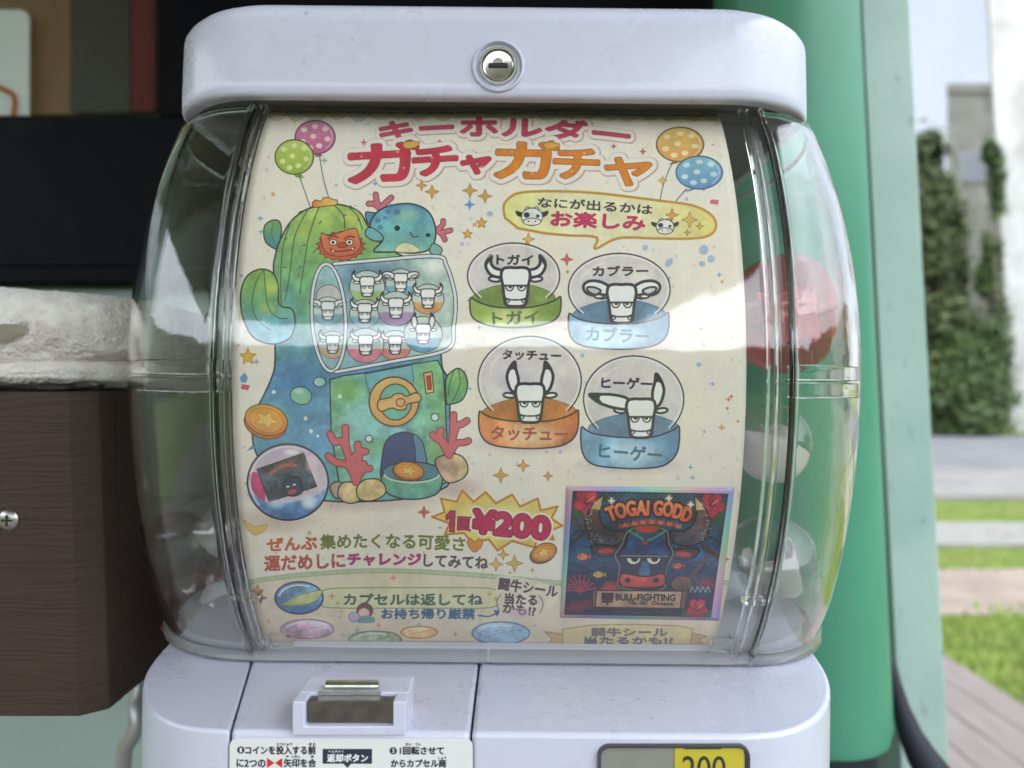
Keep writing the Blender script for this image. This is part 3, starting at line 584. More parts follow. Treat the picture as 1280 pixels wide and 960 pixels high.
    A.line([(440, 290), (500, 325), (532, 352)], (84, 140, 96), 2.2); A.line([(650, 290), (590, 325), (532, 352)], (84, 140, 96), 2.2); A.oval(532, 360, 18, 14, (176, 56, 52), line=(60, 30, 30), w=.8)
    A.line([(480, 395), (505, 380), (525, 415)], (30, 56, 92), 1.4); A.line([(590, 395), (565, 380), (550, 415)], (30, 56, 92), 1.4)
    A.fill([(498, 540), (514, 470), (545, 470), (560, 540)], (70, 140, 180), wash=.5); A.fill([(420, 440), (640, 440), (640, 540), (430, 540)], (40, 66, 100), alpha=.35)
    A.line([(395, 432), (664, 436)], (150, 130, 104), 1.2)
    for x in (466, 580):
        A.fill(ellipse_pts(x, 446, 46, 42, 0, 20, 0, 180), (24, 22, 28), smooth=False); A.fill(ellipse_pts(x, 447, 38, 33, 0, 20, 0, 180), (222, 214, 200), smooth=False); A.fill(ellipse_pts(x+6, 447, 21, 20, 0, 20, 0, 180), (30, 26, 30), smooth=False)
    A.fill([(384, 570), (400, 535), (450, 538), (500, 548), (560, 548), (610, 535), (640, 538), (648, 575), (628, 606), (545, 616), (420, 612), (392, 598)], grad(717, 736, (214, 96, 78), (176, 60, 56)), line=(40, 24, 30), w=2, wash=.3)
    A.oval(432, 572, 17, 14, (44, 24, 30), rot=20); A.oval(594, 572, 17, 14, (44, 24, 30), rot=-20)
    # flames and lettering
    for i in range(14):
        x = 395+i*25; y = 268-24*math.sin(math.pi*i/13); A.fill([(x-14, y), (x-4, y-22), (x+4, y-8), (x+14, y-20), (x+16, y+6)], (206, 110, 60) if i % 2 else (170, 60, 44))
    rg = [(2.4, (30, 22, 26)), (.8, (150, 50, 36))]
    A.text('TOGAI', (318, 200), (552, 160), 82, grad(625, 653, (228, 150, 92), (206, 92, 58)), .9, mid=(430, 166), rings=rg, wash=.3)
    A.text('GODD', (584, 160), (792, 208), 80, grad(625, 653, (228, 150, 92), (206, 92, 58)), .9, mid=(690, 172), rings=rg, wash=.3)
    for x, y in ((340, 118), (668, 104), (792, 140)): A.spark(x, y, 24, (236, 226, 196)); A.soft(x, y, 26, 26, (240, 230, 205), .6)
    # ribbon
    A.fill([(232, 630), (262, 622), (262, 725), (230, 732)], (120, 84, 66), smooth=False, line=(40, 26, 26), w=1.4); A.fill([(738, 628), (775, 634), (758, 738), (728, 732)], (120, 84, 66), smooth=False, line=(40, 26, 26), w=1.4)
    A.fill([(256, 630), (745, 634), (732, 734), (246, 726)], grad(738, 760, (196, 164, 130), (176, 138, 108)), smooth=False, line=(50, 34, 32), w=1.6, wash=.3)
    A.text('闘', (286, 664), (348, 664), 34, (56, 34, 34), .9); A.text('牛', (286, 692), (346, 692), 34, (56, 34, 34), .9)
    A.text('BULL-FIGHTING', (364, 668), (704, 672), 36, (36, 30, 34), .5); A.text('No. 081  Okinawa', (440, 700), (692, 706), 20, (60, 44, 40), .25)
    for i in range(30): A.oval(270+i*14, 750+r.uniform(-8, 8), 6, 4, r.choice([(120, 130, 90), (60, 100, 110), (150, 60, 60), (90, 90, 110)]), alpha=.6)
    b, m = A.poly_mask(A.P(art)); keep = A.a[b[2]:b[3], b[0]:b[1]].copy(); A.a[:] = holo
    A.a[b[2]:b[3], b[0]:b[1]] = np.where(m[..., None], keep, A.a[b[2]:b[3], b[0]:b[1]])
    A.line(art, (24, 24, 32), 1.0, smooth=False, closed=True)
    A.view()
    return A
# ------------------------------------------------------------------ the instruction label's print
LX0, LY0, LX1, LY1 = 285, 918, 594, 1010
def draw_label():
    A = Art(LX0, LY0, LX1, LY1, 6, (222, 222, 220))
    N = (34, 36, 46)
    def num(x, y, t):
        A.oval(x, y, 4.6, 4.6, N, wash=0); A.text(t, (x-1.1, y), (x+1.1, y), 5.4, (230, 230, 228), .12)
    A.view(270, 840, 3.765)
    for t, p0, p1, h in (('とうにゅう', (288, 340), (358, 340), 12), ('まえ', (438, 340), (470, 340), 12), ('や', (329, 398), (342, 398), 11), ('じるし', (357, 398), (396, 398), 11), ('あ', (446, 398), (460, 398), 11), ('かい', (892, 340), (922, 340), 12), ('てん', (938, 340), (962, 340), 12), ('しょう', (1046, 404), (1082, 404), 11)):
        A.text(t, p0, p1, h, N, .12)
    V = (270, 840, 3.765)
    A.view(); num(301, 937.5, '1'); num(491.5, 938.5, '3'); A.view(*V)
    A.text('コインを投入する前', (138, 368), (468, 368), 38, N, .42)
    A.text('に2つの', (98, 428), (232, 430), 36, N, .42)
    A.fill([(240, 404), (276, 428), (240, 452)], (200, 44, 52), smooth=False); A.fill([(312, 404), (278, 428), (312, 452)], (200, 44, 52), smooth=False)
    A.text('矢印を合', (320, 428), (470, 428), 38, N, .42)
    A.fill([(502, 362), (734, 362), (734, 432), (636, 432), (618, 452), (600, 432), (502, 432)], (40, 44, 66), smooth=False, wash=0)
    A.text('へんきゃく', (528, 374), (600, 374), 10, (226, 226, 226), .1)
    A.text('返却ボタン', (524, 405), (714, 405), 36, (232, 232, 230), .42)
    A.text('1回転させて', (866, 370), (1072, 370), 36, N, .42)
    A.text('からカプセル商', (824, 430), (1082, 430), 36, N, .42)
    A.view()
    return A
# ------------------------------------------------------------------ helpers
def at(px, py, d):
    """The point seen at photo pixel (px, py), d metres in front of the lens."""
    return Vector(((px-640)/FPX*d, d, CAMZ+(480-py)/FPX*d))
def pixel(p): return (640+p[0]/p[1]*FPX, 480-(p[2]-CAMZ)/p[1]*FPX)

class MB:
    """Collects vertices and faces in world coordinates and links them as one mesh object."""
    def __init__(s): s.v, s.f = [], []
    def add(s, v, f):
        o = len(s.v); s.v += [tuple(p) for p in v]; s.f += [tuple(i+o for i in q) for q in f]; return s
    def loft(s, rings, closed=True, cap0=False, cap1=False):
        n = len(rings[0]); v = [p for r in rings for p in r]; f = []
        for i in range(len(rings)-1):
            for j in range(n if closed else n-1):
                k = (j+1) % n; f.append((i*n+j, i*n+k, (i+1)*n+k, (i+1)*n+j))
        if cap0: f.append(tuple(range(n))[::-1])
        if cap1: f.append(tuple(range((len(rings)-1)*n, len(rings)*n)))
        return s.add(v, f)
    def box(s, x0, x1, y0, y1, z0, z1):
        v = [(x, y, z) for z in (z0, z1) for y in (y0, y1) for x in (x0, x1)]
        return s.add(v, [(0, 2, 3, 1), (4, 5, 7, 6), (0, 1, 5, 4), (2, 6, 7, 3), (0, 4, 6, 2), (1, 3, 7, 5)])
    def prism(s, poly, ext):
        """Polygon (list of 3D points) pushed along ext."""
        n = len(poly); e = Vector(ext); v = [Vector(p) for p in poly]; v += [p+e for p in v]
        return s.add(v, [tuple(range(n)), tuple(range(2*n-1, n-1, -1))]+[(i, i+n, (i+1) % n+n, (i+1) % n) for i in range(n)])
    def tube(s, pts, r, n=10, caps=True):
        pts = [Vector(p) for p in pts]; R = r if isinstance(r, (list, tuple)) else [r]*len(pts); rings = []; prev = None
        for i, p in enumerate(pts):
            t = (pts[min(i+1, len(pts)-1)]-pts[max(i-1, 0)]).normalized()
            if prev is None: u = t.orthogonal().normalized()
            else: u = (prev-t*prev.dot(t)).normalized()
            prev = u; w = t.cross(u); rings.append([p+(u*math.cos(a)+w*math.sin(a))*R[i] for a in [2*math.pi*k/n for k in range(n)]])
        return s.loft(rings, True, caps, caps)
    def lathe(s, prof, centre, axis='Y', n=40, cap=True):
        """prof: (radius, height along axis)."""
        c = Vector(centre); rings = []
        for r, h in prof:
            ring = []
            for k in range(n):
                a = 2*math.pi*k/n; x, y = r*math.cos(a), r*math.sin(a)
                ring.append(c+(Vector((x, h, y)) if axis == 'Y' else Vector((x, y, h)) if axis == 'Z' else Vector((h, x, y))))
            rings.append(ring)
        return s.loft(rings, True, cap, cap)
    def build(s, name, mat, parent=None, smooth=True, bevel=0, seg=3, uv=None, solid=0, sharp=40, xf=None):
        if xf is not None: s.v = [tuple(xf(Vector(p))) for p in s.v]
        me = bpy.data.meshes.new(name); o = Vector(parent_origin(parent)) if parent else Vector((0, 0, 0))
        me.from_pydata([Vector(p)-o for p in s.v], [], s.f)
        bm = bmesh.new(); bm.from_mesh(me); bmesh.ops.recalc_face_normals(bm, faces=bm.faces)
        bm.to_mesh(me); bm.free()
        if uv:
            ul = me.uv_layers.new(name='print')
            for lp in me.loops:
                ul.data[lp.index].uv = uv(Vector(me.vertices[lp.vertex_index].co)+o)
        if smooth:
            for p in me.polygons: p.use_smooth = True
        me.materials.append(mat)
        ob = bpy.data.objects.new(name, me); COL.objects.link(ob)
        if parent: ob.parent = parent
        if solid:
            m = ob.modifiers.new('thickness', 'SOLIDIFY'); m.thickness = solid; m.offset = 0
        if bevel:
            m = ob.modifiers.new('bevel', 'BEVEL'); m.width = bevel; m.segments = seg; m.limit_method = 'ANGLE'; m.angle_limit = math.radians(sharp); m.harden_normals = True
        elif smooth:
            me.set_sharp_from_angle(angle=math.radians(sharp))
        return ob
def parent_origin(p):
    o = Vector((0, 0, 0))
    while p is not None: o += p.location; p = p.parent
    return o
def tag(o, label=None, cat=None, group=None, kind=None):
    if label: o['label'] = label
    if cat: o['category'] = cat
    if group: o['group'] = group
    if kind: o['kind'] = kind
    return o
def thing(name, label, cat, loc, group=None):
    o = bpy.data.objects.new(name, None); COL.objects.link(o); o.location = loc; o.empty_display_size = .05
    return tag(o, label, cat, group)

# ------------------------------------------------------------------ materials
def new_mat(name):
    m = bpy.data.materials.new(name); m.use_nodes = True; nt = m.node_tree; nt.nodes.clear()
    out = nt.nodes.new('ShaderNodeOutputMaterial'); return m, nt, out
def srgb(r, g, b): return tuple(((c/255+.055)/1.055)**2.4 if c/255 > .04045 else c/255/12.92 for c in (r, g, b))
def pm(name, col, rough=.5, metal=0, spec=.5, var=0, vscale=20, dark=None, bump=0, bscale=60, bdist=.001, stretch=(1, 1, 1), coat=0, trans=0, ior=1.5, detail=6):
    """Principled material with a noise-mixed second colour and noise bump, in object metres."""
    m, nt, out = new_mat(name); N, L = nt.nodes, nt.links
    p = N.new('ShaderNodeBsdfPrincipled'); L.new(p.outputs['BSDF'], out.inputs['Surface'])
    p.inputs['Base Color'].default_value = (*col, 1); p.inputs['Roughness'].default_value = rough; p.inputs['Metallic'].default_value = metal
    p.inputs['Specular IOR Level'].default_value = spec; p.inputs['Coat Weight'].default_value = coat; p.inputs['Coat Roughness'].default_value = .08
    p.inputs['Transmission Weight'].default_value = trans; p.inputs['IOR'].default_value = ior
    tc = N.new('ShaderNodeTexCoord'); mp = N.new('ShaderNodeMapping'); mp.inputs['Scale'].default_value = stretch; L.new(tc.outputs['Object'], mp.inputs['Vector'])
    if var:
        nz = N.new('ShaderNodeTexNoise'); nz.inputs['Scale'].default_value = vscale; nz.inputs['Detail'].default_value = detail; L.new(mp.outputs['Vector'], nz.inputs['Vector'])
        r = N.new('ShaderNodeValToRGB'); r.color_ramp.elements[0].position = .5-.25*(1 if var >= 1 else var)-.02; r.color_ramp.elements[1].position = .62
        d = dark if dark else tuple(c*(1-var*.5) for c in col)
        r.color_ramp.elements[0].color = (*d, 1); r.color_ramp.elements[1].color = (*col, 1)
        L.new(nz.outputs['Fac'], r.inputs['Fac']); L.new(r.outputs['Color'], p.inputs['Base Color'])
    if bump:
        nb = N.new('ShaderNodeTexNoise'); nb.inputs['Scale'].default_value = bscale; nb.inputs['Detail'].default_value = 5; L.new(mp.outputs['Vector'], nb.inputs['Vector'])
        b = N.new('ShaderNodeBump'); b.inputs['Strength'].default_value = bump; b.inputs['Distance'].default_value = bdist; L.new(nb.outputs['Fac'], b.inputs['Height']); L.new(b.outputs['Normal'], p.inputs['Normal'])
    return m
def shell_mat(name, tint, f0=.05, rough=.015, haze=0, hazecol=(.6, .6, .6)):
    """Thin clear plastic wall: see-through with a Schlick reflection, plus a little surface haze."""
    m, nt, out = new_mat(name); N, L = nt.nodes, nt.links
    lw = N.new('ShaderNodeLayerWeight'); lw.inputs['Blend'].default_value = .5
    pw = N.new('ShaderNodeMath'); pw.operation = 'POWER'; pw.inputs[1].default_value = 5; L.new(lw.outputs['Facing'], pw.inputs[0])
    ma = N.new('ShaderNodeMath'); ma.operation = 'MULTIPLY_ADD'; ma.inputs[1].default_value = 1-f0; ma.inputs[2].default_value = f0; L.new(pw.outputs[0], ma.inputs[0])
    tr = N.new('ShaderNodeBsdfTransparent'); tr.inputs['Color'].default_value = (*tint, 1)
    gl = N.new('ShaderNodeBsdfGlossy'); gl.inputs['Roughness'].default_value = rough
    tc = N.new('ShaderNodeTexCoord'); nz = N.new('ShaderNodeTexNoise'); nz.inputs['Scale'].default_value = 26; nz.inputs['Detail'].default_value = 2; L.new(tc.outputs['Object'], nz.inputs['Vector'])
    b = N.new('ShaderNodeBump'); b.inputs['Strength'].default_value = .12; b.inputs['Distance'].default_value = .004; L.new(nz.outputs['Fac'], b.inputs['Height']); L.new(b.outputs['Normal'], gl.inputs['Normal'])
    mx = N.new('ShaderNodeMixShader'); L.new(ma.outputs[0], mx.inputs['Fac']); L.new(tr.outputs[0], mx.inputs[1]); L.new(gl.outputs[0], mx.inputs[2])
    if haze:
        df = N.new('ShaderNodeBsdfDiffuse'); df.inputs['Color'].default_value = (*hazecol, 1)
        sm = N.new('ShaderNodeTexNoise'); sm.inputs['Scale'].default_value = 9; sm.inputs['Detail'].default_value = 8; sm.inputs['Roughness'].default_value = .7; L.new(tc.outputs['Object'], sm.inputs['Vector'])
        mm = N.new('ShaderNodeMath'); mm.operation = 'MULTIPLY'; mm.inputs[1].default_value = haze*2; L.new(sm.outputs['Fac'], mm.inputs[0])
        m2 = N.new('ShaderNodeMixShader'); L.new(mm.outputs[0], m2.inputs['Fac']); L.new(mx.outputs[0], m2.inputs[1]); L.new(df.outputs[0], m2.inputs[2]); mx = m2
    L.new(mx.outputs[0], out.inputs['Surface']); return m
def print_mat(name, img, rough=.45, spec=.4, coat=0):
    m, nt, out = new_mat(name); N, L = nt.nodes, nt.links
    p = N.new('ShaderNodeBsdfPrincipled'); L.new(p.outputs[0], out.inputs['Surface']); p.inputs['Roughness'].default_value = rough; p.inputs['Specular IOR Level'].default_value = spec; p.inputs['Coat Weight'].default_value = coat
    t = N.new('ShaderNodeTexImage'); t.image = img; t.interpolation = 'Cubic'; t.extension = 'EXTEND'
    u = N.new('ShaderNodeUVMap'); u.uv_map = 'print'; L.new(u.outputs[0], t.inputs['Vector']); L.new(t.outputs['Color'], p.inputs['Base Color'])
    return m

def plastic_mat():
    m = pm('white_plastic', (.59, .59, .71), .27, spec=.5, var=.03, vscale=30, coat=.25)
    N, L = m.node_tree.nodes, m.node_tree.links
    p = next(n for n in N if n.type == 'BSDF_PRINCIPLED'); src = p.inputs['Base Color'].links[0].from_socket
    tc = next(n for n in N if n.type == 'TEX_COORD')
    v = N.new('ShaderNodeTexVoronoi'); v.inputs['Scale'].default_value = 110; v.inputs['Randomness'].default_value = 1; L.new(tc.outputs['Object'], v.inputs['Vector'])
    n2 = N.new('ShaderNodeTexNoise'); n2.inputs['Scale'].default_value = 31; L.new(tc.outputs['Object'], n2.inputs['Vector'])
    a = N.new('ShaderNodeMapRange'); a.inputs['From Min'].default_value = .10; a.inputs['From Max'].default_value = .17; a.inputs['To Min'].default_value = 1; a.inputs['To Max'].default_value = 0; L.new(v.outputs['Distance'], a.inputs['Value'])
    b = N.new('ShaderNodeMapRange'); b.inputs['From Min'].default_value = .56; b.inputs['From Max'].default_value = .64; L.new(n2.outputs['Fac'], b.inputs['Value'])
    mm = N.new('ShaderNodeMath'); mm.operation = 'MULTIPLY'; L.new(a.outputs[0], mm.inputs[0]); L.new(b.outputs[0], mm.inputs[1])
    ms = N.new('ShaderNodeMath'); ms.operation = 'MULTIPLY'; ms.inputs[1].default_value = .6; L.new(mm.outputs[0], ms.inputs[0])
    mx = N.new('ShaderNodeMix'); mx.data_type = 'RGBA'; L.new(ms.outputs[0], mx.inputs['Factor']); L.new(src, mx.inputs['A']); mx.inputs['B'].default_value = (.33, .32, .34, 1); L.new(mx.outputs['Result'], p.inputs['Base Color'])
    rn = N.new('ShaderNodeTexNoise'); rn.inputs['Scale'].default_value = 14; rn.inputs['Detail'].default_value = 9; rn.inputs['Roughness'].default_value = .7; L.new(tc.outputs['Object'], rn.inputs['Vector'])
    rr_ = N.new('ShaderNodeMapRange'); rr_.inputs['From Min'].default_value = .35; rr_.inputs['From Max'].default_value = .65; rr_.inputs['To Min'].default_value = .255; rr_.inputs['To Max'].default_value = .305; L.new(rn.outputs['Fac'], rr_.inputs['Value']); L.new(rr_.outputs[0], p.inputs['Roughness'])
    return m
M_WHITE = plastic_mat()
M_CLEAR = shell_mat('clear_drum_plastic', (.97, .97, .96), .046, .055, .003, (.5, .49, .46))
M_SIDE = pm('clear_side_plastic', (.985, .985, .97), .012, trans=1, ior=1.46, bump=.08, bscale=22, bdist=.003)
M_RIB = pm('clear_moulded_edge', (.97, .97, .95), .05, trans=1, ior=1.27, bump=.15, bscale=120, bdist=.0006)
M_FLANGE = pm('clear_grey_flange', (.74, .74, .74), .12, trans=.82, ior=1.46, bump=.1, bscale=80, bdist=.0006)
M_CHROME = pm('worn_chrome', (.72, .71, .68), .2, metal=1, var=.3, vscale=160, bump=.25, bscale=260, bdist=.0002)
M_STEEL = pm('brushed_steel', (.42, .41, .39), .32, metal=1, var=.4, vscale=220, bump=.3, bscale=400, bdist=.0002)
M_BLACK = pm('black_slot', (.012, .012, .014), .5)
M_TRIM = pm('dark_window_trim', (.05, .05, .05), .25, spec=.6)

# ------------------------------------------------------------------ the setting
M_DECK = pm('deck_boards', (.175, .142, .128), .7, var=.6, vscale=14, stretch=(6, .35, 6), bump=.5, bscale=40, bdist=.003)
M_GRASS = pm('lawn', (.10, .155, .030), .95, spec=.15, var=1, vscale=2.4, dark=(.17, .155, .05), bump=.8, bscale=60, bdist=.03, detail=10)
M_SAND = pm('sandy_path', (.235, .19, .155), .95, spec=.2, var=.5, vscale=3, bump=.6, bscale=90, bdist=.01)
M_KERB = pm('pale_kerb', (.22, .21, .19), .9, spec=.2, var=.5, vscale=9, bump=.5, bscale=70, bdist=.006)
M_PAVE = pm('worn_concrete', (.19, .178, .165), .9, spec=.2, var=.4, vscale=2.2, bump=.3, bscale=50, bdist=.004)
M_ROAD = pm('old_asphalt', (.135, .135, .14), .9, spec=.3, var=.4, vscale=1.2, bump=.4, bscale=120, bdist=.004)
G = -.12
def slab(name, x0, x1, y0, y1, z, mat, t=.1):
    return tag(MB().box(x0, x1, y0, y1, z-t, z).build(name, mat, smooth=False), kind='structure')
slab('ground', -120, 120, -120, 200, G, M_GRASS, .5)
slab('sand_path', 0, 40, 4.16, 5.2, G+.004+.1, M_SAND, .1).location.z = -.1
slab('kerb', 0, 60, 5.86, 6.8, G+.03, M_KERB, .12)
slab('pavement', 0, 60, 8.2, 10.9, G+.05, M_PAVE, .06)
slab('road', -60, 60, 10.9, 18.4, G+.012, M_ROAD, .02)
dk = MB(); dx = 1.755
for i in range(32):
    x1 = dx-i*.1405; dk.box(x1-.135, x1, -3.9, 4.6, -.028, 0)
dk.box(dx-32*.1405, dx-.01, -3.38, 4.58, -.10, -.035)
tag(dk.build('deck', M_DECK, smooth=False), kind='structure')
# lawn tufts by the deck
rg = random.Random(4); gb = MB()
for _ in range(9000):
    x, y = rg.uniform(1.77, 4.2), rg.uniform(2.3, 4.15)
    if rg.random() < .35: x, y = rg.uniform(2.5, 6), rg.choice([rg.uniform(5.1, 5.95), rg.uniform(6.7, 8.35), rg.uniform(4.05, 4.3)])
    h = rg.uniform(.02, .06); a = rg.uniform(0, 6.3); w = .006; l = rg.uniform(-.03, .03); k = rg.uniform(-.03, .03)
    gb.add([(x-w*math.cos(a), y-w*math.sin(a), G), (x+w*math.cos(a), y+w*math.sin(a), G), (x+l, y+k, G+h)], [(0, 1, 2)])
tag(gb.build('grass', pm('grass_blades', (.17, .24, .045), .8, spec=.2, var=.9, vscale=5, dark=(.10, .13, .03)), smooth=False), kind='stuff')

def leaf_cloud(b, n, blobs, size, seed):
    r = random.Random(seed)
    for _ in range(n):
        c, rad = r.choice(blobs); u = Vector((r.gauss(0, 1), r.gauss(0, 1), r.gauss(0, 1))).normalized()
        p = Vector(c)+Vector((u.x*rad[0], u.y*rad[1], u.z*rad[2]))*(r.random()**.35*(1 if r.random() < .72 else r.uniform(1.05, 1.55)))
        if mnoise.noise(p*1.3+Vector((seed, 0, 0))) < -.3: continue
        q = size*r.uniform(.5, 1.3); a = Vector((r.gauss(0, 1), r.gauss(0, 1), r.gauss(0, 1))).normalized(); e = a.orthogonal().normalized()
        a2 = a*q; e2 = e*q*.5; b.add([p-a2, p+e2, p+a2, p-e2], [(0, 1, 2, 3)])
M_LEAF = pm('tree_leaves', (.055, .072, .022), .6, spec=.3, var=1, vscale=1.1, dark=(.016, .026, .010))
M_LEAF2 = pm('shrub_leaves', (.052, .085, .022), .6, spec=.3, var=1, vscale=1.6, dark=(.018, .032, .011))
M_BARK = pm('bark', (.12, .09, .065), .95, var=.6, vscale=10, bump=.8, bscale=30, bdist=.02)
def tree(name, label, x, y, trunk_h, blobs, n, size, mat, seed, cat='tree', group=None):
    t = thing(name, label, cat, (x, y, G), group)
    b = MB(); pts = [(x, y, G-.1), (x+.05, y, G+trunk_h*.4), (x-.03, y+.05, G+trunk_h)]; b.tube(pts, [.14, .10, .05], 8)
    for c, rad in blobs[:5]: b.tube([(x, y, G+trunk_h*.35), ((x+c[0])/2, (y+c[1])/2, G+trunk_h*.55), c], [.05, .035, .012], 6)
    b.build('trunk', M_BARK, t)
    lc = MB(); leaf_cloud(lc, n, blobs, size, seed); lc.build('crown', mat, t, smooth=False)
    return t
def px_blob(px, py, d, rx, ry): p = at(px, py, d); s = d/FPX; return (tuple(p), (rx*s, rx*s, ry*s))
p = at(1158, 540, 19.6); tree('broadleaf_tree', 'dark green broad-leaved tree with ragged top left of the weathered concrete building', p.x, p.y, 4.6,
    [px_blob(1158, 200, 19.6, 20, 36), px_blob(1146, 265, 19.4, 36, 60), px_blob(1172, 300, 19.8, 20, 70), px_blob(1150, 380, 19.5, 40, 80), px_blob(1178, 400, 19.9, 22, 60), px_blob(1120, 300, 19.9, 40, 90), px_blob(1150, 480, 19.5, 44, 60), px_blob(1164, 182, 19.8, 10, 18), px_blob(1182, 250, 19.8, 10, 26), px_blob(1190, 340, 19.7, 20, 90), px_blob(1200, 420, 19.8, 22, 40)], 28000, .12, M_LEAF, 3)
p = at(1200, 548, 18.8); tree('roadside_shrub', 'low bushy green shrub at the foot of the weathered concrete building', p.x, p.y, .5,
    [px_blob(1192, 490, 18.8, 36, 56), px_blob(1222, 480, 18.9, 30, 66), px_blob(1170, 505, 18.7, 26, 42), px_blob(1205, 525, 18.6, 44, 26), px_blob(1200, 436, 18.9, 15, 18), px_blob(1238, 425, 18.9, 16, 22)], 11000, .09, M_LEAF2, 8, 'shrub')
p = at(1246, 546, 19.3); tree('climbing_shrub', 'tall thin green creeper rising beside the white concrete pillar', p.x, p.y, 4.4,
    [px_blob(1250, 440, 19.3, 15, 80), px_blob(1240, 320, 19.5, 12, 60), px_blob(1246, 235, 19.5, 10, 60), px_blob(1238, 190, 19.5, 8, 16), px_blob(1232, 350, 19.5, 10, 20), px_blob(1244, 505, 19.2, 26, 40)], 8000, .085, M_LEAF2, 12, 'shrub')
# weathered concrete building
M_CONC = pm('weathered_concrete', (.34, .33, .285), .9, var=1, vscale=.9, dark=(.10, .095, .075), bump=.4, bscale=6, bdist=.02, stretch=(1, 1, .6), detail=12)
M_WALLW = pm('white_painted_concrete', (.36, .358, .348), .85, var=.6, vscale=.9, dark=(.22, .215, .19), bump=.2, bscale=9, bdist=.01, detail=10)
bd = 23.0; x0 = at(1184, 0, bd).x; zt = at(0, 116, bd).z
B_ = thing('concrete_building', 'grey weathered concrete building with moss stains and one pale window', 'building', (x0+3, bd, G))
sk_ = x0/bd
MB().prism([(x0, bd, G), (x0+7, bd, G), (x0+7, bd, zt), (x0, bd, zt)], (6*sk_+.3, 6, 0)).build('wall', M_CONC, B_, smooth=False)
MB().prism([(x0-.05, bd-.06, zt), (x0+7.06, bd-.06, zt), (x0+7.06, bd-.06, zt+.3), (x0-.05, bd-.06, zt+.24)], (6*sk_+.3, 6.06, 0)).build('parapet', M_CONC, B_, smooth=False)
wx0, wx1 = at(1198, 0, bd).x, at(1240, 0, bd).x; wz0, wz1 = at(0, 228, bd).z, at(0, 190, bd).z
wf = MB().box(wx0, wx1, bd-.05, bd-.005, wz0, wz1).build('window', pm('grey_window_frame', (.30, .31, .32), .6), B_, smooth=False)
MB().box(wx0+.06, wx1-.06, bd-.056, bd-.052, wz0+.06, wz1-.06).build('pane', pm('dusty_pane', (.26, .27, .29), .6, spec=.3), wf, smooth=False)
# white pillar, slightly out of plumb
pd = 20.2; P_ = thing('concrete_pillar', 'tall white concrete pillar with dark stains at its top, across the road', 'pillar', at(1266, 0, pd)*1)
P_.location.z = G
a0, a1 = at(1236, 0, pd), at(1266, 540, pd); xw = 2.6; zt = a0.z+1.5; lean = (a1.x-a0.x)/(a0.z-a1.z)
xt = a0.x-1.5*lean
MB().prism([(a1.x, pd, G), (a1.x+xw, pd, G), (xt+xw, pd, zt), (xt, pd, zt)], (.5, .9, 0)).build('shaft', M_WALLW, P_, smooth=False)
MB().box(xt-.12, xt+xw+.12, pd-.12, pd+1.02, zt, zt+.25).build('cap', M_CONC, P_, smooth=False)
# rising ground behind the photographer, seen only as reflections in the drum
hl = []; 
for i in range(40):
    a = math.radians(60+240*i/39); R = 17
    h = 3.5+1.2*mnoise.noise(Vector((i*.45, 3, 0)))+.5*mnoise.noise(Vector((i*1.7, 9, 0)))
    cx, cy = R*math.sin(a), R*math.cos(a)
    hl.append([(cx, cy, G-.2), (cx*1.08, cy*1.08, G+h*.6), (cx*1.2, cy*1.2, G+h+1.2), (cx*1.6, cy*1.6, G+h), (cx*1.7, cy*1.7, G-.2)])
tag(MB().loft(hl, False).build('hill', pm('wooded_slope', (.05, .06, .03), .95, var=1, vscale=.9, dark=(.016, .02, .012), bump=1, bscale=2, bdist=.3)), kind='structure')
# porch roof over the deck
M_CEIL = pm('porch_boards', (.58, .55, .50), .8, var=.3, vscale=6, stretch=(8, .4, 1))
R_ = tag(MB().box(-2.6, .75, -3.7, 1.25, CAMZ+1.25, CAMZ+1.4).build('porch_roof', M_CEIL, smooth=False), kind='structure')

# ------------------------------------------------------------------ the shop front behind the machine
M_MINT = pm('mint_wall_paint', srgb(150, 168, 159), .6, var=.1, vscale=7, bump=.2, bscale=30, bdist=.002)
wd = 1.0
zs_ = at(0, 355, .94).z
wl = MB().prism([(-3, .962, -.1), (-3, wd+.12, -.1), (-3, wd+.12, CAMZ+1.24), (-3, wd, CAMZ+1.24), (-3, wd, zs_-.001), (-3, .962, zs_-.001)], (3.47, 0, 0))
tag(wl.build('shop_wall', M_MINT, smooth=False), 'pale mint painted wall below the black window frame', 'wall')
M_FRAME = pm('black_window_frame', (.004, .0042, .006), .5, spec=.07, var=.3, vscale=12)
Wn = thing('shop_window', 'wide black framed window with a deep black lower panel, above the towel', 'window', (-.6, wd-.03, at(0, 355, .95).z))
zl = [at(0, y, .94).z for y in (355, 332, 143)]
fx0, fx1 = -1.6, .30; tz = CAMZ+.62; mx_ = at(196, 0, .94).x
MB().box(fx0, fx1, .938, wd-.003, zl[0], zl[1]).build('sill', M_FRAME, Wn, smooth=False, bevel=.004)
MB().box(fx0, fx1, .948, wd-.003, zl[1]+.002, zl[2]).build('lower_panel', pm('black_panel', (.0045, .0045, .006), .45, spec=.07, var=.4, vscale=25), Wn, smooth=False)
MB().box(mx_, fx1, .944, wd-.003, zl[2]+.001, tz).build('side_frame', M_FRAME, Wn, smooth=False)
MB().box(fx0, fx1, .940, wd-.003, tz+.001, tz+.08).build('head_frame', M_FRAME, Wn, smooth=False)
MB().box(fx0, mx_-.001, .957, .962, zl[2]+.001, tz-.001).build('pane', shell_mat('window_glass', (.92, .93, .92), .025, .02), Wn, smooth=False)
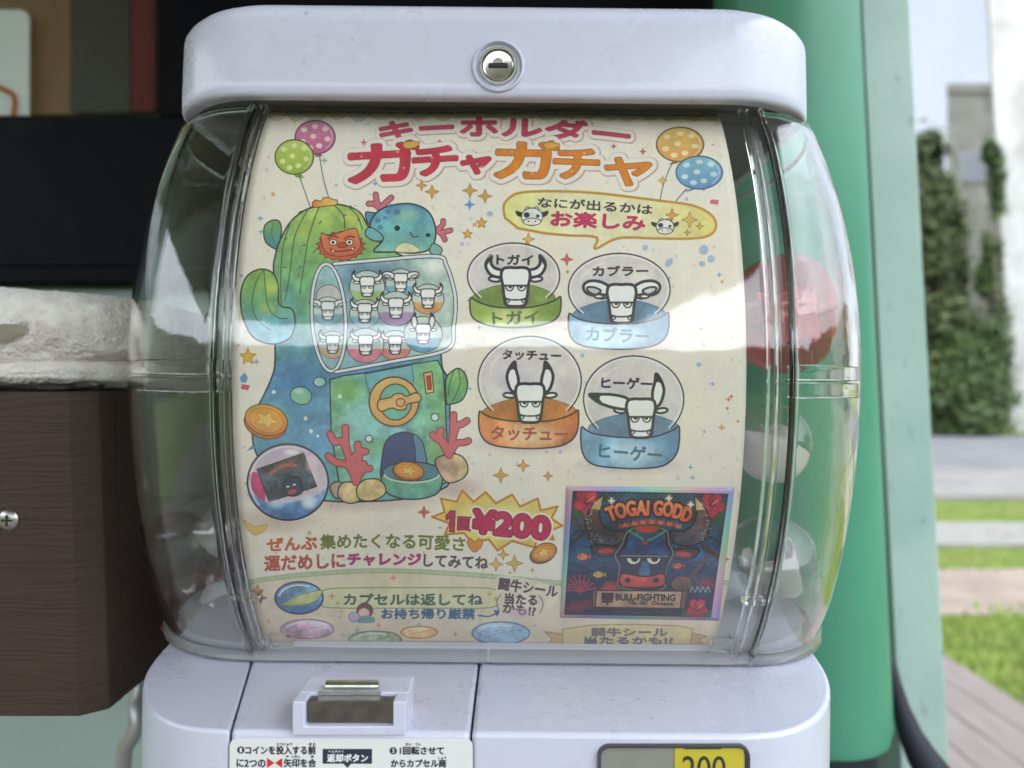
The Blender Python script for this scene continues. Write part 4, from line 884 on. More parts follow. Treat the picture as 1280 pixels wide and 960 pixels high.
# things standing behind the pane
def behind(px0, px1, py0, py1, d, t, name, mat, label, cat, bevel=.0):
    a, b = at(px0, py1, d), at(px1, py0, d)
    return tag(MB().box(a.x, b.x, d, d+t, a.z, b.z).build(name, mat, smooth=False, bevel=bevel), label, cat)
behind(-60, 95, -60, 143, .985, .012, 'wooden_board', pm('brown_board', srgb(140, 108, 74), .6, var=.4, vscale=8, stretch=(6, 1, 1)), 'plain brown wooden board standing behind the window pane', 'board')
behind(88, 162, -60, 140, .981, .016, 'dark_cabinet', pm('dark_cabinet_paint', srgb(60, 54, 50), .45, var=.3), 'dark grey cabinet side behind the pane, beside the brown board', 'cabinet')
behind(163, 194, -60, 139, .984, .012, 'red_banner', pm('dark_red_cloth', srgb(120, 40, 48), .8, var=.9, vscale=9, stretch=(7, 1, .4)), 'narrow dark red banner hanging behind the window pane', 'banner')
cp = MB(); a, b = at(-40, 144, .972), at(36, 12, .972); r_ = .012
pts = [(b.x-r_+r_*math.sin(t), .972, b.z-r_+r_*math.cos(t)) for t in np.linspace(0, math.pi/2, 7)]+[(b.x, .972, a.z), (a.x, .972, a.z), (a.x, .972, b.z)]
cp.prism(pts, (0, .003, 0)); card = cp.build('notice_card', pm('white_card', (.86, .9, .89), .5), smooth=False); tag(card, 'pale white card with rounded corner and an orange hook shape, behind the pane', 'card')
hk = [at(x, y, .970) for x, y in spline([(-4, 108), (6, 112), (16, 118), (19, 128), (17, 145)], False, 6)]
MB().tube(hk, .0032, 8).build('printed_hook', pm('orange_print', srgb(190, 110, 50), .5), card)

# ------------------------------------------------------------------ mint post and green column on the right
lean = (at(1155, 960, .9).x-at(1105, 0, .9).x)/(at(0, 0, .9).z-at(0, 960, .9).z)
M_POST = pm('mint_post_paint', srgb(160, 184, 174), .5, var=.12, vscale=7, dark=srgb(148, 174, 164), bump=.15, bscale=60, bdist=.001)
def add_flecks(m, scale, lo, hi, col, stretch=(1, 1, 1)):
    N, L = m.node_tree.nodes, m.node_tree.links
    p = next(n for n in N if n.type == 'BSDF_PRINCIPLED'); src = p.inputs['Base Color'].links[0].from_socket
    tc = next(n for n in N if n.type == 'TEX_COORD'); mp = N.new('ShaderNodeMapping'); mp.inputs['Scale'].default_value = stretch; L.new(tc.outputs['Object'], mp.inputs['Vector'])
    n = N.new('ShaderNodeTexNoise'); n.inputs['Scale'].default_value = scale; n.inputs['Detail'].default_value = 8; n.inputs['Roughness'].default_value = .65; L.new(mp.outputs['Vector'], n.inputs['Vector'])
    a = N.new('ShaderNodeMapRange'); a.inputs['From Min'].default_value = lo; a.inputs['From Max'].default_value = hi; L.new(n.outputs['Fac'], a.inputs['Value'])
    mx = N.new('ShaderNodeMix'); mx.data_type = 'RGBA'; L.new(a.outputs[0], mx.inputs['Factor']); L.new(src, mx.inputs['A']); mx.inputs['B'].default_value = (*col, 1); L.new(mx.outputs['Result'], p.inputs['Base Color'])
add_flecks(M_POST, 40, .60, .70, srgb(110, 130, 122), (1.4, 1, .7))
xc = lambda z, px_t: at(px_t, 0, .9).x+(at(0, 0, .9).z-z)*lean
z0, z1 = .0, CAMZ+1.24; pm_ = MB()
w0 = at(1076, 0, .9).x; w1 = at(1137, 0, .9).x
ring = lambda z: [(w0+(at(0, 0, .9).z-z)*lean, .9, z), (w1+(at(0, 0, .9).z-z)*lean, .9, z), (w1+(at(0, 0, .9).z-z)*lean, .965, z), (w0+(at(0, 0, .9).z-z)*lean, .965, z)]
pm_.loft([ring(z0), ring(z1)], True, True, True)
tag(pm_.build('porch_post', M_POST, smooth=False, bevel=.003), 'pale mint square porch post with small scuffs, beside the green column', 'post')
M_GREEN = pm('green_gloss_paint', srgb(80, 148, 120), .38, spec=.4, var=.15, vscale=9)
add_flecks(M_GREEN, 22, .68, .8, srgb(34, 84, 66))
gc = MB(); gx = at(1036, 480, .74).x; rr = .0665; zb = at(0, 962, .74).z
prof = [(.001, zb), (rr*.8, zb), (rr*.94, zb+.006), (rr, zb+.02), (rr, CAMZ+1.24), (.001, CAMZ+1.24)]
gc.lathe(prof, (0, 0, 0), 'Z', 64)
gc.v = [(x*1.06+gx+(CAMZ-z)*lean*.9, y+.74+rr, z) for x, y, z in gc.v]
GC = thing('green_column', 'glossy green rounded column standing close behind the capsule machine', 'column', (gx, .74+rr, .0))
gc.build('column_shell', M_GREEN, GC)
bs = MB(); bs.lathe([(.05, 0), (.06, 0), (.058, .03), (.050, zb-.002), (.001, zb-.002)], (gx+.036*.9-.010, .74+rr, 0), 'Z', 48); bs.build('column_foot', pm('black_rubber', (.01, .012, .02), .6), GC)
st = [at(*q) for q in ((1109, 800, .83), (1112, 822, .82), (1117, 850, .81), (1126, 885, .80), (1138, 918, .79), (1152, 945, .78), (1172, 975, .77), (1200, 1020, .76))]
tag(MB().tube(st, [.003, .005, .0068, .009, .012, .015, .018, .02], 12).build('black_strap', pm('black_nylon', (.008, .009, .016), .7, bump=.4, bscale=300, bdist=.0005)), 'black strap hanging in front of the mint post, widening downwards', 'strap')

# ------------------------------------------------------------------ wooden box and towel on the left
bdp = .40
def wood_mat(name, col):
    m, nt, out = new_mat(name); N, L = nt.nodes, nt.links
    p = N.new('ShaderNodeBsdfPrincipled'); L.new(p.outputs[0], out.inputs['Surface']); p.inputs['Roughness'].default_value = .62; p.inputs['Specular IOR Level'].default_value = .2
    tc = N.new('ShaderNodeTexCoord')
    wz = N.new('ShaderNodeTexNoise'); wz.inputs['Scale'].default_value = 9; wz.inputs['Detail'].default_value = 3; L.new(tc.outputs['Object'], wz.inputs['Vector'])
    mp = N.new('ShaderNodeMapping'); mp.inputs['Scale'].default_value = (.2, .2, 1.9); L.new(tc.outputs['Object'], mp.inputs['Vector'])
    ad = N.new('ShaderNodeVectorMath'); ad.operation = 'MULTIPLY_ADD'; ad.inputs[1].default_value = (0, 0, .03); L.new(wz.outputs['Color'], ad.inputs[0]); L.new(mp.outputs['Vector'], ad.inputs[2])
    g = N.new('ShaderNodeTexNoise'); g.inputs['Scale'].default_value = 95; g.inputs['Detail'].default_value = 4; g.inputs['Roughness'].default_value = .6; L.new(ad.outputs[0], g.inputs['Vector'])
    w = N.new('ShaderNodeTexWave'); w.bands_direction = 'Z'; w.inputs['Scale'].default_value = 40; w.inputs['Distortion'].default_value = 14; w.inputs['Detail'].default_value = 3; w.inputs['Detail Scale'].default_value = 1.5; L.new(ad.outputs[0], w.inputs['Vector'])
    mu = N.new('ShaderNodeMath'); mu.operation = 'MULTIPLY_ADD'; mu.inputs[1].default_value = .2; L.new(w.outputs['Fac'], mu.inputs[0]); L.new(g.outputs['Fac'], mu.inputs[2])
    r = N.new('ShaderNodeValToRGB'); r.color_ramp.elements[0].position = .35; r.color_ramp.elements[1].position = 1.0
    r.color_ramp.elements[0].color = (*[c*.8 for c in col], 1); r.color_ramp.elements[1].color = (*col, 1); L.new(mu.outputs[0], r.inputs['Fac']); L.new(r.outputs['Color'], p.inputs['Base Color'])
    f = N.new('ShaderNodeTexNoise'); f.inputs['Scale'].default_value = 900; L.new(tc.outputs['Object'], f.inputs['Vector'])
    h = N.new('ShaderNodeMath'); h.operation = 'MULTIPLY_ADD'; h.inputs[1].default_value = .12; L.new(f.outputs['Fac'], h.inputs[0]); L.new(mu.outputs[0], h.inputs[2])
    b = N.new('ShaderNodeBump'); b.inputs['Strength'].default_value = .9; b.inputs['Distance'].default_value = .0009; L.new(h.outputs[0], b.inputs['Height']); L.new(b.outputs['Normal'], p.inputs['Normal'])
    return m
M_WOOD = wood_mat('brown_composite_wood', srgb(72, 58, 50))
WB = thing('wooden_counter_box', 'dark brown wood-grain box with one cross-head screw, carrying the grey towel', 'box', (-.5, .62, CAMZ-.168))
zt, zb = at(0, 490, bdp).z, at(0, 896, bdp).z
xr = at(126, 0, bdp).x; ln = .0055
def lean_box(m):   # the box stands slightly out of square
    m.v = [(x-(z-zb)/(zt-zb)*ln, y, z) for x, y, z in m.v]; return m
fb = MB(); fb.prism([(-.75, bdp, zb), (xr-.011, bdp, zb), (xr, bdp+.009, zb), (xr, bdp+.024, zb), (-.75, bdp+.024, zb)], (0, 0, zt-zb)); lean_box(fb).build('front_board', M_WOOD, WB, smooth=False, bevel=.0012)
sb = MB(); sb.box(xr-.022, xr-.0005, bdp+.0245, wd-.002, zb, zt); lean_box(sb).build('side_board', M_WOOD, WB, smooth=False, bevel=.0012)
MB().box(-.75, xr-.03, bdp+.03, wd-.002, zt-.014, zt-.001).build('top_board', M_WOOD, WB, smooth=False)
c = at(11, 650, bdp); S_ = MB(); q = .0052
S_.lathe([(q, 0), (q, -.0004), (q*.85, -.0012), (q*.3, -.0015), (.0002, -.0015)], (c.x, bdp-.0002, c.z), 'Y', 28); sw = S_.build('screw', M_STEEL, WB)
S2 = MB(); S2.box(c.x-.0028, c.x+.0028, bdp-.00205, bdp-.0016, c.z-.0005, c.z+.0005); S2.box(c.x-.0005, c.x+.0005, bdp-.0021, bdp-.00165, c.z-.0028, c.z+.0028); S2.build('cross_recess', M_BLACK, sw, smooth=False)

def towel():
    T = MB(); nu, nv = 170, 150
    def bump_(p, s): return mnoise.noise(p*s)
    def lump(cx, cy, cz, hx, hy, hz, pw, f, seed, nu=nu, nv=nv):
        rings = []
        for i in range(nv+1):
            ph = -math.pi/2+math.pi*i/nv; ring = []
            for j in range(nu):
                th = 2*math.pi*j/nu; sg = lambda v, e: math.copysign(abs(v)**e, v)
                # long axis runs along x; cross-section rounded in y-z
                x = hx*sg(math.sin(ph), pw); y = hy*sg(math.cos(ph), pw)*sg(math.cos(th), .5); z = hz*sg(math.cos(ph), pw)*sg(math.sin(th), .6)
                p = Vector((cx+x, cy+y, cz+z)); n = Vector((x/hx/hx, y/hy/hy, z/hz/hz)).normalized()
                p = f(p, n, seed); ring.append(p)
            rings.append(ring)
        T.loft(rings, True, False, False)
    def fold(p, n, s):
        o = Vector((s, 0, 0))
        w = .0050*bump_(Vector((p.x*6, p.y*10, p.z*24))+o, 1)+.0030*bump_(Vector((p.x*22, p.y*14, p.z*60))+o, 1)
        w += .0011*bump_(p, 190)+.0008*bump_(p, 420)
        return p+n*w
    def fold_top(p, n, s):
        q = fold(p, n, s)
        # upper roll thins to the right; opening with a second layer at its left end
        t = (q.x+.42)/.24
        q.z = zt+.012+(q.z-zt-.012)*(1-.22*max(0, min(1, t)))
        px, py = pixel(q)
        if q.y < .47 and n.y < 0:
            tp = max(0, min(1, (-.2535-q.x)/.03))**.8
            e = 1-abs(q.z-(zt+.033+.28*(q.x+.26)+.002*bump_(q, 90)))/(.0088*tp+1e-5)
            if e > 0: q.y += .026*min(1, e*1.5)*tp
            d = (q.z-(zt+.0105+.012*max(0, (q.x+.245)/.06)))/.0022
            if q.x > -.275: q.y += .012*math.exp(-d*d)*min(1, (q.x+.275)/.02)
        return q
    lump(-.37, .508, zt+.036, .165, .092, .029, .45, fold_top, 1.0)
    lump(-.37, .525, zt+.0095, .160, .108, .0105, .4, fold, 5.0, 130, 90)
    lump(-.29, .475, zt+.030, .03, .022, .009, .7, fold, 9.0, 60, 40)
    m = pm('terry_cloth', srgb(236, 231, 224), .95, spec=.1, var=.35, vscale=120, dark=srgb(220, 213, 205), bump=.7, bscale=520, bdist=.0025)
    p = next(n for n in m.node_tree.nodes if n.type == 'BSDF_PRINCIPLED'); p.inputs['Sheen Weight'].default_value = .3
    N, L = m.node_tree.nodes, m.node_tree.links; b0 = next(n for n in N if n.type == 'BUMP'); vo = N.new('ShaderNodeTexVoronoi'); vo.inputs['Scale'].default_value = 420
    L.new(next(n for n in N if n.type == 'TEX_COORD').outputs['Object'], vo.inputs['Vector']); b1 = N.new('ShaderNodeBump'); b1.invert = True; b1.inputs['Strength'].default_value = .45; b1.inputs['Distance'].default_value = .0016
    L.new(vo.outputs['Distance'], b1.inputs['Height']); L.new(b0.outputs['Normal'], b1.inputs['Normal']); L.new(b1.outputs['Normal'], p.inputs['Normal'])
    return tag(T.build('towel', m), 'folded pale grey terry towel lying on the dark brown box', 'towel')
towel()
hk = [at(*q) for q in ((176, 846, .62), (172, 862, .62), (169, 880, .615), (171, 905, .61), (165, 922, .61), (156, 935, .61), (154, 960, .61), (156, 1000, .61))]
tag(MB().tube(hk, [.004, .005, .006, .006, .006, .006, .006, .006], 10).build('bent_pipe', pm('grey_pipe', srgb(170, 168, 165), .35, metal=.6)), 'short bent grey pipe behind the machine, under the brown box', 'pipe')
# ------------------------------------------------------------------ the capsule vending machine
CX = -.0098; ROLL = math.radians(.55)
CR, SR = math.cos(ROLL), math.sin(ROLL)
def rolled(p):      # the machine stands a touch out of level
    x, z = p[0]-CX, p[2]-CAMZ
    return Vector((CX+x*CR+z*SR, p[1], CAMZ-x*SR+z*CR))
LID_Z, BASE_Z = .1272, -.132
Z0, RAD, FM, DM, BK = .0035, .189, .320, .45, .60
WHS = {-1: .1110, 1: .1232}
def front(z): return FM+RAD-math.sqrt(RAD*RAD-(z-Z0)**2)
TY = [160, 206, 262, 322, 379, 440, 485, 540, 624, 690, 736, 775, 800]; TH = [386, 405, 424, 439, 448.5, 450, 450, 449, 441, 430, 418, 405, 394]
def side_pt(S, z, t, sg=-1):        # t 0..1: seam to widest point, 1..2: on to the back
    F = front(z); WH = WHS[sg]
    if t <= 1:
        a = t*math.pi/2; return WH+(S-WH)*math.sin(a), F+(DM-F)*(1-math.cos(a))
    a = (t-1)*math.pi/2; return .08+(S-.08)*math.cos(a), DM+(BK-DM)*math.sin(a)
def solve_side(z):
    lo, hi = .12, .26
    for _ in range(40):
        S = (lo+hi)/2; best = (-1, 0)
        for t in np.linspace(0, 1.4, 80):
            x, d = side_pt(S, z, t); best = max(best, (x/d*FPX, d))
        tgt = np.interp(480-z/best[1]*FPX, TY, TH)
        if best[0] > tgt: hi = S
        else: lo = S
    return S
ZS = np.linspace(BASE_Z+.0005, LID_Z-.0003, 57)
kk = np.polyfit(ZS, [solve_side(z) for z in ZS], 5); side = lambda z: float(np.polyval(kk, z))
wpt = lambda x, d, z: (CX+x, d, CAMZ+z)

GM = thing('capsule_machine', 'white capsule toy machine with bulging clear drum, key lock and coin slot', 'vending machine', (CX, .45, .34))
# --- clear drum
fp = MB(); fp.loft([[wpt(x, front(z), z) for x in np.linspace(-WHS[-1], WHS[1], 21)] for z in ZS], False)
fp.build('front_panel', M_CLEAR, GM, solid=.0026, xf=rolled)
for sg in (-1, 1):
    b = MB(); b.loft([[wpt(sg*x, d, z) for x, d in [side_pt(side(z), z, t, sg) for t in np.linspace(0, 2, 60)]]+[wpt(0, BK, z)] for z in ZS], False)
    b.build('side_panel', M_SIDE, GM, solid=.0028, xf=rolled)
def rib(x, w, th, off, z0=None, z1=None, name='frame_rib', mat=None):
    zz = ZS if z0 is None else np.linspace(z0, z1, 40)
    b = MB(); rg_ = []
    for z in zz:
        n = Vector((0, -(RAD-(front(z)-FM)), z-Z0)).normalized(); f = Vector(wpt(x, front(z), z))+n*off
        rg_.append([f+Vector((-w/2, 0, 0))+n*th*.5, f+Vector((-w*.25, 0, 0))+n*th, f+Vector((w*.25, 0, 0))+n*th, f+Vector((w/2, 0, 0))+n*th*.5, f+Vector((w/2, 0, 0))-n*th*.6, f+Vector((-w/2, 0, 0))-n*th*.6])
    b.loft(rg_, True, True, True); return b.build(name, mat or M_RIB, GM, xf=rolled, sharp=30)
for sg in (-1, 1):
    WH = WHS[sg]; rib(sg*(WH+.0005), .0022, .0022, .001)
    if sg < 0: rib(-(WH-.0030), .0013, .0012, .0008); rib(-(WH-.0052), .0022, .0014, .0006)
    else: rib(WH-.0055, .0018, .0014, .0008); rib(WH-.0085, .0030, .0014, .0006)
def section_bar(z0, z1, out0, out1, t0, t1, name, mat, sg, front_x=None):
    """Moulded bar of rectangular section following the drum's plan outline."""
    b = MB(); rg_ = []; zm = (z0+z1)/2
    WH = WHS[sg]; path = [side_pt(side(zm), zm, t, sg) for t in np.linspace(t0, t1, 50)]
    if front_x is not None: path = [(x, front(zm)) for x in np.linspace(front_x, WH, 12)][:-1]+path
    for i, (x, d) in enumerate(path):
        a, c = path[max(i-1, 0)], path[min(i+1, len(path)-1)]; tx, td = c[0]-a[0], c[1]-a[1]; L = math.hypot(tx, td); nx, nd = td/L, -tx/L
        rg_.append([wpt(sg*(x+nx*o), d+nd*o, z) for o, z in ((out0, z0), (out1, z0), (out1, z1), (out0, z1))])
    b.loft(rg_, True, True, True); return b.build(name, mat, GM, xf=rolled, bevel=.0006, seg=2)
for sg in (-1, 1):
    section_bar(.0028, .0090, -.0045, .0004, .0, 1.9, 'middle_band', M_RIB, sg)
    section_bar(-.0045, .0018, -.0045, .0004, .0, 1.9, 'middle_band', M_RIB, sg)
    section_bar(BASE_Z+.0004, BASE_Z+.0072, -.002, .0035, .0, 1.9, 'bottom_flange', M_FLANGE, sg, 0.0006)
    WH = WHS[sg]
    zc = -.094; f = front(zc)
    MB().box(CX+sg*WH-.0015, CX+sg*(WH-.0105), f-.003, f+.004, CAMZ+zc-.0018, CAMZ+zc+.0012).build('panel_clip', M_RIB, GM, xf=rolled, bevel=.0005, seg=2)
    MB().box(CX+sg*(WH-.020), CX+sg*(WH-.0095), front(-.121)-.003, front(-.121)+.006, CAMZ-.1235, CAMZ-.1165).build('panel_hook', M_RIB, GM, xf=rolled, bevel=.0008, seg=2)
# white tray floor and a dim rear column inside the drum
tr = MB(); zt_ = BASE_Z+.010
tr.loft([[wpt(x*.97, .46+(d-.46)*.96, z) for x, d in [side_pt(side(BASE_Z+.01), BASE_Z+.01, t) for t in np.linspace(0, 2, 40)]]+[wpt(-x*.97, .46+(d-.46)*.96, z) for x, d in [side_pt(side(BASE_Z+.01), BASE_Z+.01, t) for t in np.linspace(2, 0, 40)]] for z in (BASE_Z+.001, zt_)], True, True, True)
tr.build('drum_floor', pm('grey_white_tray', (.62, .62, .66), .4), GM, xf=rolled, sharp=30)

# --- lid
def rrect(hw, y0, y1, r, n=14):
    pts = []
    for cx, cy, a0 in ((hw-r, y0+r, -90), (hw-r, y1-r, 0), (-hw+r, y1-r, 90), (-hw+r, y0+r, 180)):
        for k in range(n+1):
            a = math.radians(a0+90*k/n); pts.append((cx+r*math.cos(a), cy+r*math.sin(a)))
    return pts
lid = MB(); HW, LF, LB = .1535, .350, .64; rings = []
for z, o in [(LID_Z+.005, .0062), (LID_Z, .0058), (LID_Z, .0035), (LID_Z, .0016), (LID_Z+.0006, .0005), (LID_Z+.002, 0), (.135, 0), (.150, .0003), (.1605, .0006), (.1628, .0010), (.1660, .0026), (.1695, .0056), (.1722, .0100), (.1738, .0160), (.1745, .024), (.1748, .05)]:
    rings.append([wpt(x, d, z) for x, d in rrect(HW-o, LF+o, LB-o, .046-o*.5)])
lid.loft(rings, True, True, True); LID = lid.build('lid', M_WHITE, GM, xf=rolled, sharp=60)
gk = MB(); gk.loft([[wpt(x, d, z) for x, d in rrect(HW-.0064, LF+.0064, LB-.0064, .041)] for z in (LID_Z+.0012, LID_Z+.0045)], True, True, True); gk.build('lid_underside_shade', pm('underside_shade_grey', (.14, .138, .135), .45, var=.2), LID, xf=rolled, sharp=40)  # dark plate added under the lid; its grey paints in the underside's shade
c = at(623, 83, LF); c.y = LF
lk = MB(); lk.lathe([(.0118, .004), (.0118, -.0006), (.0113, -.0012), (.0107, -.0013), (.0101, -.0006), (.0088, .0018), (.0088, .004)], c, 'Y', 56, False); LK = lk.build('lock_surround', M_WHITE, LID)
MB().lathe([(.0086, .004), (.0086, -.0008), (.0081, -.0017), (.0074, -.0017), (.0069, -.0006), (.0069, .0006)], c, 'Y', 56, False).build('lock_ring', M_CHROME, LID)
MB().lathe([(.0068, .002), (.0068, -.0010), (.0062, -.0016), (.0040, -.0013), (.0002, -.0012)], c, 'Y', 48).build('lock_face', M_CHROME, LID)
kh = MB(); kh.box(c.x-.0043, c.x+.0043, c.y-.0024, c.y-.0008, c.z-.0010, c.z+.0006)
kh.build('keyhole', M_BLACK, LID, smooth=False, bevel=.0002, seg=1)
hb = MB(); hb.prism([(c.x+.0024*math.cos(t), c.y-.0020, c.z+.0008+.0024*math.sin(t)) for t in np.linspace(0, math.pi, 14)], (0, .0012, 0)); hb.build('key_guard', M_CHROME, LID, bevel=.0003, seg=2)

# --- base
BF = .298
HP = [(0, BF), (.05, BF), (.090, BF), (.102, BF+.0004), (.1145, BF+.003), (.1265, BF+.0105), (.1375, BF+.0225), (.1475, BF+.040), (.1555, BF+.062), (.1605, BF+.088), (.1635, BF+.120), (.1655, .46), (.1655, .66)]
def half_plan(): return [tuple(q) for q in spline(HP, False, 4)]
hp = half_plan(); BZ0 = -.42
def base_piece(name, poly, bev=.0022):
    b = MB(); b.prism([(CX+x, d, CAMZ+BZ0) for x, d in poly], (0, 0, BASE_Z-BZ0)); return b.build(name, M_WHITE, GM, xf=rolled, bevel=bev, seg=4, sharp=28)
gp = .00035
SEAM = [(-.0955, BF), (-.1150, .385), (-.130, .46), (-.130, .66)]
XS = -.0045
cor = [(-x, d) for x, d in hp if x > .0958]
cor = [(-.0955-gp, BF+.0001)]+cor+[(-.130-gp, .66), (-.130-gp, .46), (-.1150-gp, .385)]
base_piece('corner_housing', cor)
base_piece('coin_panel', [(XS-gp, BF), (-.0955+gp, BF), (-.1150+gp, .385), (-.130+gp, .46), (-.130+gp, .66), (XS-gp, .66)])
base_piece('front_housing', [(XS+gp, BF)]+[q for q in hp if q[0] > .01]+[(XS+gp, .66)])
MB().box(CX-.150, CX+.150, .36, .655, CAMZ+BZ0, CAMZ+BASE_Z-.004).build('inner_frame', M_BLACK, GM, smooth=False, xf=rolled)
MB().box(CX-.1, CX+.1, BF+.004, .36, CAMZ+BZ0, CAMZ+BASE_Z-.006).build('seam_backing', M_BLACK, GM, smooth=False, xf=rolled)
# coin hood
hx0, hx1 = at(365, 0, .2965).x, at(507, 0, .2965).x; ix0, ix1 = at(381, 0, .2965).x, at(491, 0, .2965).x
hz0, hz1, iz0 = CAMZ-.1325, CAMZ-.1195, at(0, 908, .2965).z
hd = MB(); hd.prism([(hx0, .2965, hz0), (hx1, .2965, hz0), (hx1, .2965, hz1), (ix1, .2965, hz1), (ix1, .2965, iz0), (ix0, .2965, iz0), (ix0, .2965, hz1), (hx0, .2965, hz1)], (0, .009, 0))
hd.box(hx0, hx1, .3054, .322, hz0, hz1)
HD = hd.build('coin_hood', M_WHITE, GM, bevel=.0007, seg=3, sharp=30)
pl = MB(); pl.box(ix0+.0003, ix1-.0003, .2992, .3045, iz0+.0002, hz1-.0010); pl.build('coin_plate', pm('dark_coin_metal', (.20, .185, .17), .3, metal=1, var=.4, vscale=200, bump=.3, bscale=300, bdist=.0003), HD, smooth=False, bevel=.0003, seg=2)
lg = MB(); lg.box(ix0+.003, ix1-.006, .3046, .3053, hz1-.003, hz1+.0006); lg.build('slot_lip', M_CHROME, HD, smooth=False)
tx0, tx1 = at(408, 0, .309).x, at(474, 0, .309).x
MB().tube([(tx0, .309, hz1+.0012), (tx1, .309, hz1+.0012)], .0022, 20).build('coin_roller', M_CHROME, HD)
# printed instruction label
lim = draw_label().image('instruction_print')
luv = lambda p: ((pixel(p)[0]-LX0)/(LX1-LX0), 1-(pixel(p)[1]-LY0)/(LY1-LY0))
a, b2 = at(287, 923, BF-.0003), at(591, 1005, BF-.0003)
lb = MB(); r_ = .003; pts = []
for cx, cz, a0 in ((b2.x-r_, a.z-r_, 0), (a.x+r_, a.z-r_, 90), (a.x+r_, b2.z+r_, 180), (b2.x-r_, b2.z+r_, 270)):
    pts += [(cx+r_*math.cos(math.radians(a0+15*k)), BF-.0004, cz+r_*math.sin(math.radians(a0+15*k))) for k in range(7)]
lb.prism(pts, (0, .00025, 0)); lb.build('instruction_label', print_mat('instruction_print', lim, .35, .5), GM, smooth=False, uv=luv)
# price window
def rr_face(x0, x1, z0, z1, r, y, n=6):
    q = []
    for cx, cz, a0 in ((x1-r, z1-r, 0), (x0+r, z1-r, 90), (x0+r, z0+r, 180), (x1-r, z0+r, 270)):
        q += [(cx+r*math.cos(math.radians(a0+90*k/n)), y, cz+r*math.sin(math.radians(a0+90*k/n))) for k in range(n+1)]
    return q
pw0, pw1 = at(748, 933, .296), at(938, 1010, .296)
wf = MB(); y0 = .2962
o_ = rr_face(pw0.x, pw1.x, pw1.z, pw0.z, .0042, y0); o2 = rr_face(pw0.x-.0003, pw1.x+.0003, pw1.z-.0003, pw0.z+.0003, .0044, BF+.0004); i_ = rr_face(pw0.x+.0008, pw1.x-.0008, pw1.z+.0008, pw0.z-.0008, .0037, y0+.0001); i2 = rr_face(pw0.x+.0016, pw1.x-.0016, pw1.z+.0016, pw0.z-.0016, .003, BF+.0004)
wf.loft([o2, o_, i_, i2], True); PW = wf.build('price_window', M_TRIM, GM, sharp=25)
xm = at(843, 0, .2975).x
MB().box(pw0.x+.0012, xm-.0002, .2974, .29785, pw1.z+.001, pw0.z-.001).build('grey_plate', pm('dull_grey_card', srgb(150, 150, 142), .5, var=.25, vscale=60), PW, smooth=False)
MB().box(xm, pw1.x-.0022, .2971, .29785, pw1.z+.001, pw0.z-.001).build('price_card', pm('yellow_card', srgb(214, 196, 44), .45, var=.15, vscale=60), PW, smooth=False)
def letters(txt, x0, x1, z0, z1, y, name, mat, parent, th=.00012):
    v, t, _ = glyph_triangles(txt); b = MB()
    b.add([(x0+(x1-x0)*p[0], y, z0+(z1-z0)*p[1]) for p in v], [tuple(int(k) for k in q) for q in t]); return b.build(name, mat, parent, smooth=False, solid=th)
M_INK = pm('black_ink', (.012, .012, .012), .5)
na, nb = at(853, 945, .297), at(907, 978, .297)
letters('200', na.x, nb.x, nb.z, na.z, .29695, 'price_number', M_INK, PW)
na, nb = at(851, 905, .297), at(905, 935.5, .297)
cg = MB(); 
MB().box(na.x+.0012, nb.x-.001, .29688, .29694, at(0, 936.3, .297).z, at(0, 934.6, .297).z).build('upper_number', M_INK, PW, smooth=False)
cw = rr_face(pw0.x+.0011, pw1.x-.0011, pw1.z+.0011, pw0.z-.0011, .0032, .29655); MB().add(cw, [tuple(range(len(cw)))]).build('window_cover', M_CLEAR, PW, smooth=False)
# metal stand carrying the machine
ST = thing('machine_stand', 'grey steel stand with four legs under the white capsule machine', 'stand', (CX, .48, 0))
MB().box(CX-.15, CX+.15, .31, .655, CAMZ+BZ0-.028, CAMZ+BZ0-.003).build('top_plate', M_STEEL, ST, smooth=False, bevel=.003)
for sx in (-1, 1):
    for y in (.335, .63): MB().box(CX+sx*.13-.014, CX+sx*.13+.014, y-.014, y+.014, 0, CAMZ+BZ0-.0285).build('leg', M_STEEL, ST, smooth=False, bevel=.002)

# ------------------------------------------------------------------ poster and sticker inside the drum
pim = draw_poster().image('poster_print')
puv = lambda p: ((pixel(p)[0]-PX0)/(PX1-PX0), 1-(pixel(p)[1]-PY0)/(PY1-PY0))
PW_ = .1057
po = MB(); zz = np.linspace(-.1235, .1281, 90); xx = np.linspace(-PW_, PW_, 60)+.0003
def sheet(x, z, o): 
    # a hair of waviness keeps the paper from lying like glass
    return wpt(x, front(z)+.0042+o+.0004*math.sin(x*42+z*31), z)
po.loft([[sheet(x, z, 0) for x in xx] for z in zz], False)
po.v = [tuple(rolled(p)) for p in po.v]
tag(po.build('promo_poster', print_mat('poster_print', pim, .4, .35), uv=puv, solid=-.0003), 'cream illustrated price poster with cactus and four bull heads, behind the clear drum front', 'poster')
sim = draw_sticker().image('sticker_print')
suv = lambda p: ((pixel(p)[0]-SX0)/(SX1-SX0), 1-(pixel(p)[1]-SY0)/(SY1-SY0))
def cast(px, py, off):
    """Point on the poster sheet under a photo pixel."""
    d = Vector(((px-640)/FPX, 1, (480-py)/FPX)); lo, hi = .3, .45
    for _ in range(50):
        t = (lo+hi)/2; q = Vector((d.x*t, t, d.z*t)); x, z = q.x-CX, q.z; xl, zl = x*CR-z*SR, x*SR+z*CR
        if t < front(max(-.13, min(.13, zl)))+.0042+off+.0004*math.sin(xl*42+zl*31): lo = t
        else: hi = t
    return (q.x, q.y, q.z+CAMZ)
sk = MB(); TL, TR_, BR, BL = (708.6, 607.7), (918, 610), (899, 775.5), (700, 772)
